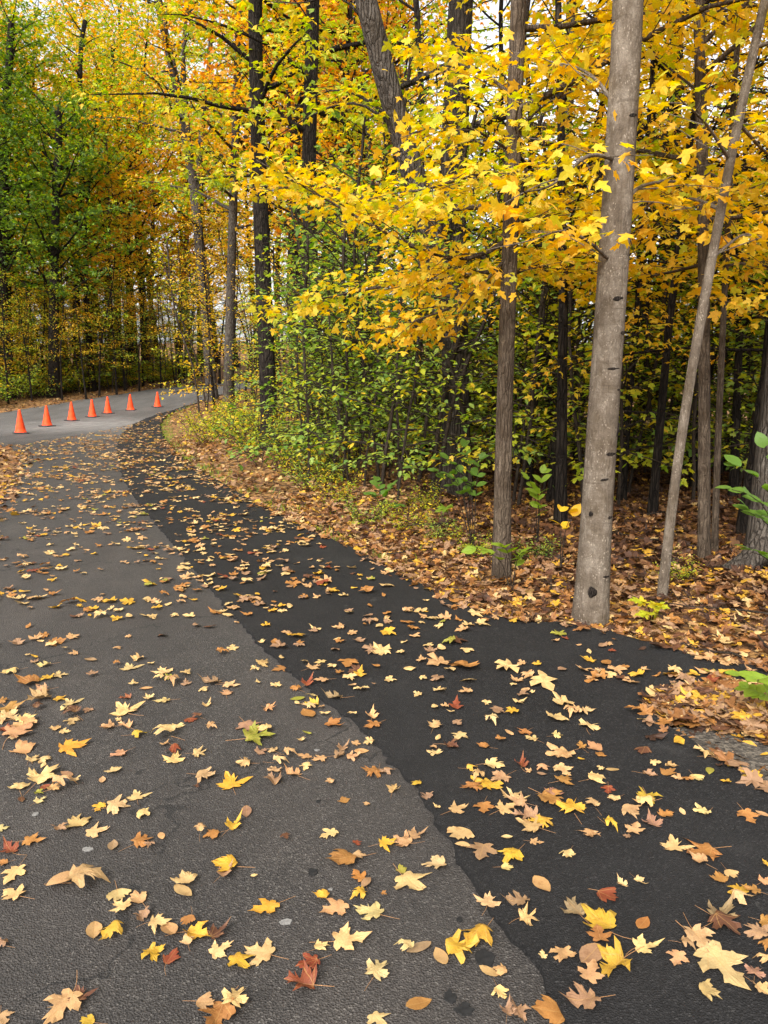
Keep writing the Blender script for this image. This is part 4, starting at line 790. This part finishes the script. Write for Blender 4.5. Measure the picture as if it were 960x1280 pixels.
HL2 = """511 842 18 c|529 854 10 c|546 854 18 t|488 856 15 c|585 857 20 c|527 831 12 y|547 834 30 y|580 839 38 o|562 844 14 c|522 874 11 c|550 869 18 c|582 871 17 y|544 891 15 c|570 888 18 r|556 889 11 y|564 897 8 c|608 885 11 c|621 896 19 t|640 897 19 g|649 884 16 c|654 875 16 t l|665 872 7 c l|655 869 12 y|701 885 32 c|680 861 34 c|645 856 17 y|642 863 9 c|632 841 33 c|677 849 22 c|659 849 17 y|671 836 11 g l|652 835 12 y|735 831 18 g|756 835 22 o|771 844 21 y|806 844 12 y|746 844 14 t|729 844 20 y|436 835 24 o|424 847 13 o|444 844 18 b|450 848 16 g|437 854 17 c|439 863 11 y|451 868 17 c|471 839 13 o|467 862 7 t"""
def parse(t):
    o = []
    for a in t.replace('\n', '|').split('|'):
        q = a.split(); o.append((float(q[0]), float(q[1]), float(q[2]), q[3], len(q) > 4))
    return o
leaves = parse(HL); leaves2 = parse(HL2)
vm = [leaf_mesh('maple_leaf', HALF_RED if k % 3 == 2 else HALF_FULL, M['leaf'], rings=3, curl=c * .8, fold=f * .8, wave=w_, tip=t_ * .7, seed=k, asym=.06 + .05 * (k % 4), sx=.85 + .1 * (k % 4)) for k, (c, f, w_, t_) in
      enumerate([(.05, .02, .10, .1), (.10, .05, .16, .2), (-.14, .02, .18, -.1), (.18, -.03, .14, .3), (-.22, .05, .2, 0), (.05, .16, .12, .25), (.25, .02, .25, .2), (-.10, -.08, .22, .2), (.03, .03, .12, .5), (.12, .22, .2, 0), (-.3, .1, .3, -.3), (.1, 0, .3, .1), (.06, .02, .15, .1), (.02, .08, .2, 0), (-.08, .03, .16, .1), (.15, .05, .25, .15)])]
curled = [leaf_mesh('maple_leaf', HALF_FULL, M['leaf'], rings=3, curl=c, fold=f, wave=.35, tip=t_, seed=40 + k, asym=.1, sx=.8) for k, (c, f, t_) in enumerate([(.42, .2, .4), (-.36, .08, -.2), (.4, .5, .2), (-.35, -.3, .3)])]
om = [leaf_mesh('oval_leaf', HALF_OVAL, M['leaf'], rings=3, cen=(0, .5), curl=c, fold=f, wave=.06, seed=60 + k) for k, (c, f) in enumerate([(.12, .05), (-.2, .1), (.25, .25), (.05, .0)])]
def stem_mesh(seed):
    rr = np.random.default_rng(seed); b = rr.normal(0, .25); p = np.array([(0, .02, .03), (b * .1, -.15, .028), (b * .35, -.36, .022), (b * .9, -.62 - rr.uniform(0, .2), .012)])
    g = Geo(); tube(g, resample(p, 7), np.linspace(.010, .007, 7), 5, 0); return g.mesh('stem', [M['stem']], True, False)
sm = [stem_mesh(k) for k in range(5)]
CN = {'c': 'cream yellow', 'y': 'peach buff', 'g': 'golden yellow', 'o': 'orange', 't': 'dull tan', 'b': 'dark brown', 'r': 'rusty red', 'n': 'yellow-green'}
NEWP = np.array(new_poly); rl = np.random.default_rng(77)
order_z = {}
def put_leaf(x, y, z, size, col, oval, rng_, label, rot=None, curl=False):
    me = om[rng_.integers(4)] if oval else (curled[rng_.integers(4)] if curl else vm[rng_.integers(16)])
    o = obj('fallen_leaf', me); o.location = (x, y, z); a = rng_.uniform(0, 2 * PI) if rot is None else rot
    o.rotation_euler = (rng_.normal(0, .05), rng_.normal(0, .05), a); sx = rng_.uniform(.85, 1.15); o.scale = (size * sx, size, size * rng_.uniform(.7, 1.2))
    c = np.array(LEAFC[col]) * rng_.uniform(.86, 1.1) * (1 + rng_.normal(0, .05, 3)); o.color = (*np.clip(c, 0, .85), 1)
    co = np.empty(len(me.vertices) * 3); me.vertices.foreach_get('co', co); Rm = np.array(o.rotation_euler.to_matrix()); zz_ = (co.reshape(-1, 3) * np.array(o.scale)) @ Rm[2]
    o.location.z = z + .001 - min(0.0, float(zz_.min()))
    tag(o, label, 'leaf', 'fallen leaves on the asphalt')
    if not oval and rng_.random() < .7: obj('stem', sm[rng_.integers(5)], o)
    return o
n_ind = 0; rest = []
cent = []
for q in sorted(leaves, key=lambda a: -a[2] * 1.0)[:300]:
    px, py, wp, col, oval = q
    b = at(px, py); dep = b[1] * cp + CAMZ * sp; size = max(.04, wp * dep / FPX / (1.04 if not oval else .95)); on_new = inside(NEWP, b[None, :2])[0]
    k = sum(1 for c_ in cent if (c_[0] - b[0]) ** 2 + (c_[1] - b[1]) ** 2 < (.45 * (c_[2] + size)) ** 2); cent.append((b[0], b[1], size))
    surf = 'fresh black asphalt' if on_new else 'old grey asphalt'; big = 'very large' if size > .135 else ('large' if size > .1 else ('small' if size < .062 else 'medium-sized'))
    shp = 'oval leaf' if oval else 'maple leaf'; crl = (not oval) and rl.random() < (.55 if col in 'btr' else .2)
    over = ', overlapping other leaves' if k else ''
    lab = f'{big} {CN[col]} {shp}{" curled up" if crl else ""} lying on the {surf}{over}'
    a = rl.uniform(0, 2 * PI)
    o = put_leaf(b[0], b[1], (.0195 if on_new else .0025) + .007 * min(k, 4), size, col, oval, rl, lab, a, crl)
    o.location = (b[0] + math.sin(a) * size * .4, b[1] - math.cos(a) * size * .4, o.location.z); n_ind += 1
rest = sorted(leaves, key=lambda a: -a[2])[300:] + leaves2

# remaining road leaves: one scattered mass
T_G = []
for k in range(14):
    c_, f_, w_, t_ = rl.normal(.05, .2), rl.normal(.04, .12), rl.uniform(.1, .3), rl.normal(.1, .2)
    v, F, Q = blade(HALF_MID if k % 5 else [(0, 0), (.17, .15), (.27, .5), (.13, .86), (0, 1)], curl=c_, fold=f_, wave=w_, tip=t_, seed=k, asym=.06, cen=(0, .34) if k % 5 else (0, .5)); v[:, 1] -= .4; T_G.append((v, F))
v, F = blade(HALF_AIR, curl=.15, fold=.05, seed=4)[:2]; v[:, 1] -= .4; T_LOW = (v, F)
def mass(name, pts, z, size, rnd, mat, tilt, label, cat, tmpls=T_G, parent=None):
    g = Geo(); n = len(pts); idx = rl.integers(0, len(tmpls), n)
    for k in range(len(tmpls)):
        s_ = idx == k; m = s_.sum()
        if not m: continue
        an = rl.uniform(0, 2 * PI, m); d = np.stack([np.cos(an), np.sin(an), rl.normal(0, tilt, m)], 1); nr = np.array([0, 0, 1.]) + rl.normal(0, tilt, (m, 3))
        scatter(g, tmpls[k][0], tmpls[k][1], np.column_stack([pts[s_], z[s_]]), frames(d, nr), size[s_], rnd[s_])
    o = obj(name, g.mesh(name, [mat], False)); tag(o, label, cat, kind='stuff'); return o
pts = []; siz = []; col = []
rmap = {'b': .02, 'r': .07, 'o': .15, 't': .3, 'y': .45, 'c': .7, 'g': .9, 'n': .99}
for px, py, wp, c_, ov in rest:
    b = at(px, py); pts.append(b[:2]); siz.append(wp * (b[1] + .2) / FPX); col.append(rmap[c_])
# clustered scatter over the drive beyond the nearest leaves
cl = []
def img_density(px, py):
    """relative leaf density along the drive, thicker towards the outer edge of the new strip"""
    return 1
cand = np.column_stack([rl.uniform(-9, 5, 40000), rl.uniform(2.0, 34, 40000)])
cand = cand[inside(ROAD, cand)]
d_right = pdist(np.array(right_edge), cand, False); d_left = pdist(np.array(left_in), cand, False)
clump = vnoise(cand[:, 0], cand[:, 1], 1.9) * .5 + vnoise(cand[:, 0] + 7, cand[:, 1] * .8 + 3, 3.7) * .5
base = 70 * np.clip(.35 + 1.3 * clump, .04, 2.2)
isnew = inside(NEWP, cand)
base *= 1 + 1.7 * np.exp(-((d_right - .9) / .8) ** 2) * (cand[:, 1] > 5) + 1.0 * np.exp(-d_left / 1.2)
base *= np.where(isnew & (d_right < .22) & (cand[:, 1] > 4.0) & (cand[:, 1] < 7.0), .25, 1)
base *= np.where(cand[:, 1] > 22, .55, 1) * np.where(cand[:, 1] < 2.0, 0, 1)
pix_y = np.array([640 - FPX * ((p[1] * sp + (0 - CAMZ) * cp) / (p[1] * cp + CAMZ * sp)) for p in cand])
base *= np.where(pix_y > 822, 0.0, 1) * np.where(isnew & (pix_y > 640), 1.7, 1)
dens = 40000 / (14 * 32)
keep = rl.uniform(0, 1, len(cand)) < base / dens
cand = cand[keep]; pts = np.vstack([np.array(pts), cand]); k = len(cand)
siz = np.concatenate([siz, rl.choice([.045, .06, .078, .1], k, p=[.25, .35, .28, .12]) * rl.uniform(.85, 1.15, k)]); col = np.concatenate([col, rl.uniform(0, 1, k)])
zr = road_h(pts[:, 1]) + np.where(inside(NEWP, pts), .024, .007) + rl.uniform(0, .008, len(pts))
mass('fallen_leaves', pts, zr, siz, col, M['road_leaf'], .13, 'scattered yellow and brown leaves over the drive', 'leaves')

# litter carpet on the verges and wood floor
def litter(name, n, xr, yr, dfun, mat, smin, smax, label, tm=T_G, lift=.05, tilt=.33, edge=0.0):
    p = np.column_stack([rl.uniform(*xr, n), rl.uniform(*yr, n)]); ins = inside(ROAD, p); d = pdist(ROAD, p); sd_ = np.where(ins, -d, d)
    k = (sd_ > -edge) & (rl.uniform(0, 1, n) < dfun(p, sd_)); p = p[k]; sd_ = sd_[k]
    z_ = np.where(sd_ < 0, road_h(p[:, 1]) + np.where(inside(NEWP, p), .022, .006) + rl.uniform(0, .015, len(p)), np.maximum(gz_arr(p[:, 0], p[:, 1]), road_h(p[:, 1]) - .045) + .012 + rl.uniform(0, lift, len(p)) * np.clip(sd_ / .4, .3, 1))
    return mass(name, p, z_, rl.uniform(smin, smax, len(p)), rl.uniform(0, 1, len(p)), mat, tilt, label, 'leaf litter', tm), p
gravp = np.array(P2([(838, 908), (885, 936), (930, 962), (965, 980), (1040, 1010), (1040, 960), (960, 930), (900, 915)]))
def near_d(p, sd_):
    f = np.exp(-np.clip(-sd_, 0, 1) / .05); g_ = inside(gravp, p); f = np.where(g_, .4, f)
    wood_side = np.clip(1 - (sd_ - 1.2 - .3 * vnoise(p[:, 0], p[:, 1], 1.1)) / .8, .25, 1)
    return f * wood_side
litter('leaf_litter', 38000, (-1.5, 6.5), (2.4, 10), near_d, M['litter'], .03, .09, 'bright fallen leaf carpet along the drive edge', edge=.16)
litter('leaf_litter', 20000, (-6, 6), (8, 22), lambda p, s_: np.exp(-np.clip(-s_, 0, 1) / .1) * np.clip(1 - (s_ - 1.6) / 1.0, .0, 1), M['litter'], .05, .11, 'fallen leaf carpet along the inner verge below the shrubs', edge=.3, tm=[T_LOW])
litter('leaf_litter', 26000, (.5, 10), (4.5, 13), lambda p, s_: np.clip((s_ - .7) / 1.0, 0, 1), M['litter_wood_shade'], .06, .13, 'brown leaf litter on the wood floor, darkened in colour for shade', tm=[T_LOW] + T_G[:4], tilt=.38)
litter('leaf_litter', 12000, (-4, 16), (10, 24), lambda p, s_: np.clip((s_ - 1.2) / 1.0, 0, 1), M['litter_wood_shade'], .09, .17, 'brown leaf litter deeper under the saplings, darkened in colour for shade', tm=[T_FAR3], tilt=.38)
litter('leaf_litter', 9000, (-16, -4), (8, 20), lambda p, s_: np.exp(-np.clip(-s_, 0, 1) / .15) * (s_ < 4), M['litter'], .06, .13, 'leaf pile on the verge corner left of the drive', edge=.5, tm=[T_LOW])
litter('leaf_litter', 14000, (-26, 0), (27, 60), lambda p, s_: np.exp(-np.clip(-s_, 0, 1) / .2) * np.clip(1 - (s_ - .9) / 1.6, 0.15, 1), M['litter'], .10, .2, 'fallen leaves along the verges of the far road', edge=.5, tm=[T_FAR3])
# leaf drift over the black asphalt tongue, by the gravel
dp = np.array(P2([(812, 895), (806, 880), (822, 868), (870, 862), (960, 858), (1030, 862), (1040, 920), (960, 925), (890, 908), (850, 908)]))
p = np.column_stack([rl.uniform(dp[:, 0].min(), dp[:, 0].max(), 1500), rl.uniform(dp[:, 1].min(), dp[:, 1].max(), 1500)]); p = p[inside(dp, p)]
mass('leaf_litter', p, -.005 + rl.uniform(0, .034, len(p)), rl.uniform(.045, .105, len(p)), rl.uniform(0, 1, len(p)), M['litter'], .2, 'thick leaf drift heaped beside the gravel', 'leaf litter')
# line of leaves caught in the gutter of the black asphalt
u = rl.uniform(0, 1, 34) ** .7; a, b = at(690, 846), at(930, 853); p = a[None, :2] + (b - a)[None, :2] * u[:, None] + rl.normal(0, .05, (34, 2))
mass('fallen_leaves', p, np.full(34, .026), rl.uniform(.05, .1, 34), rl.uniform(0, 1, 34), M['road_leaf'], .2, 'line of leaves caught across the black asphalt mouth', 'leaves')

# grass along the verge edge
def grass(name, n, fn, label):
    p = fn(n); ins = inside(ROAD, p); p = p[~ins & (vnoise(p[:, 0], p[:, 1], 2.2) > -.05)]; m = len(p); z_ = gz_arr(p[:, 0], p[:, 1]); g = Geo()
    an = rl.uniform(0, 2 * PI, m); d = np.stack([np.cos(an) * .6, np.sin(an) * .6, np.ones(m)], 1)
    tv = np.array([(-.035, 0, 0), (.035, 0, 0), (.02, .6, .0), (0, 1, -.12)]); tf = np.array([(0, 1, 2), (0, 2, 3)])
    scatter(g, tv, tf, np.column_stack([p, z_ - .01]), frames(d, rl.normal(0, 1, (m, 3))), rl.uniform(.05, .14, m), rl.uniform(0, 1, m))
    o = obj(name, g.mesh(name, [M['green']], False)); tag(o, label, 'grass', kind='stuff')
def along(curve, lo, hi):
    c = np.array(curve); s_ = np.concatenate([[0], np.cumsum(np.linalg.norm(np.diff(c, axis=0), axis=1))])
    def f(n):
        u = rl.uniform(lo, hi, n) * s_[-1]; q = np.stack([np.interp(u, s_, c[:, k]) for k in (0, 1)], 1); return q + np.abs(rl.normal(0, .26, (n, 1))) * np.array([[.8, .45]]) * rl.uniform(.2, 1.6, (n, 1))
    return f
grass('grass', 3600, along(right_edge[-90:], .1, 1), 'thin green grass along the inner edge of the bend')

# dead twigs lying on the litter and the paving
TW = [(905, 772, .9, 2.6), (870, 722, .7, .3), (690, 735, .5, 1.2), (600, 700, .45, 2.2), (520, 690, .6, .5), (940, 800, .6, 1.5), (800, 705, .6, 2.9), (660, 700, .7, .2), (430, 640, .5, 1.0), (890, 880, .35, .4), (880, 812, .4, 2.4), (560, 668, .8, .1), (840, 650, .8, .4), (760, 680, .9, 2.7)]
for k, (px, py, L, a) in enumerate(TW):
    rr = np.random.default_rng(700 + k); b = at(px, py); z_ = gz(b[0], b[1]); g = Geo()
    p_ = wander((-L / 2, 0, .05), (1, 0, 0), L, 8, rr, 0, .12); p_[:, 2] = .055 + rr.normal(0, .006, 9); tube(g, p_, np.linspace(.008, .003, 9), 6, 0)
    for j in (3, 5, 6):
        d = np.array([1, rr.choice([-1, 1]) * .9, .15]); q = wander(p_[j], d, L * .25, 3, rr, 0, .1); tube(g, q, np.linspace(.004, .0015, 4), 4, 0)
    o = obj('fallen_twig', g.mesh('fallen_twig', [M['twig']], True, False), None, (b[0], b[1], z_)); o.rotation_euler.z = a
    lk = near_label(b[0], b[1], 'thin forked dead twig')
    tag(o, lk, 'twig', 'dead twigs on the leaf litter')
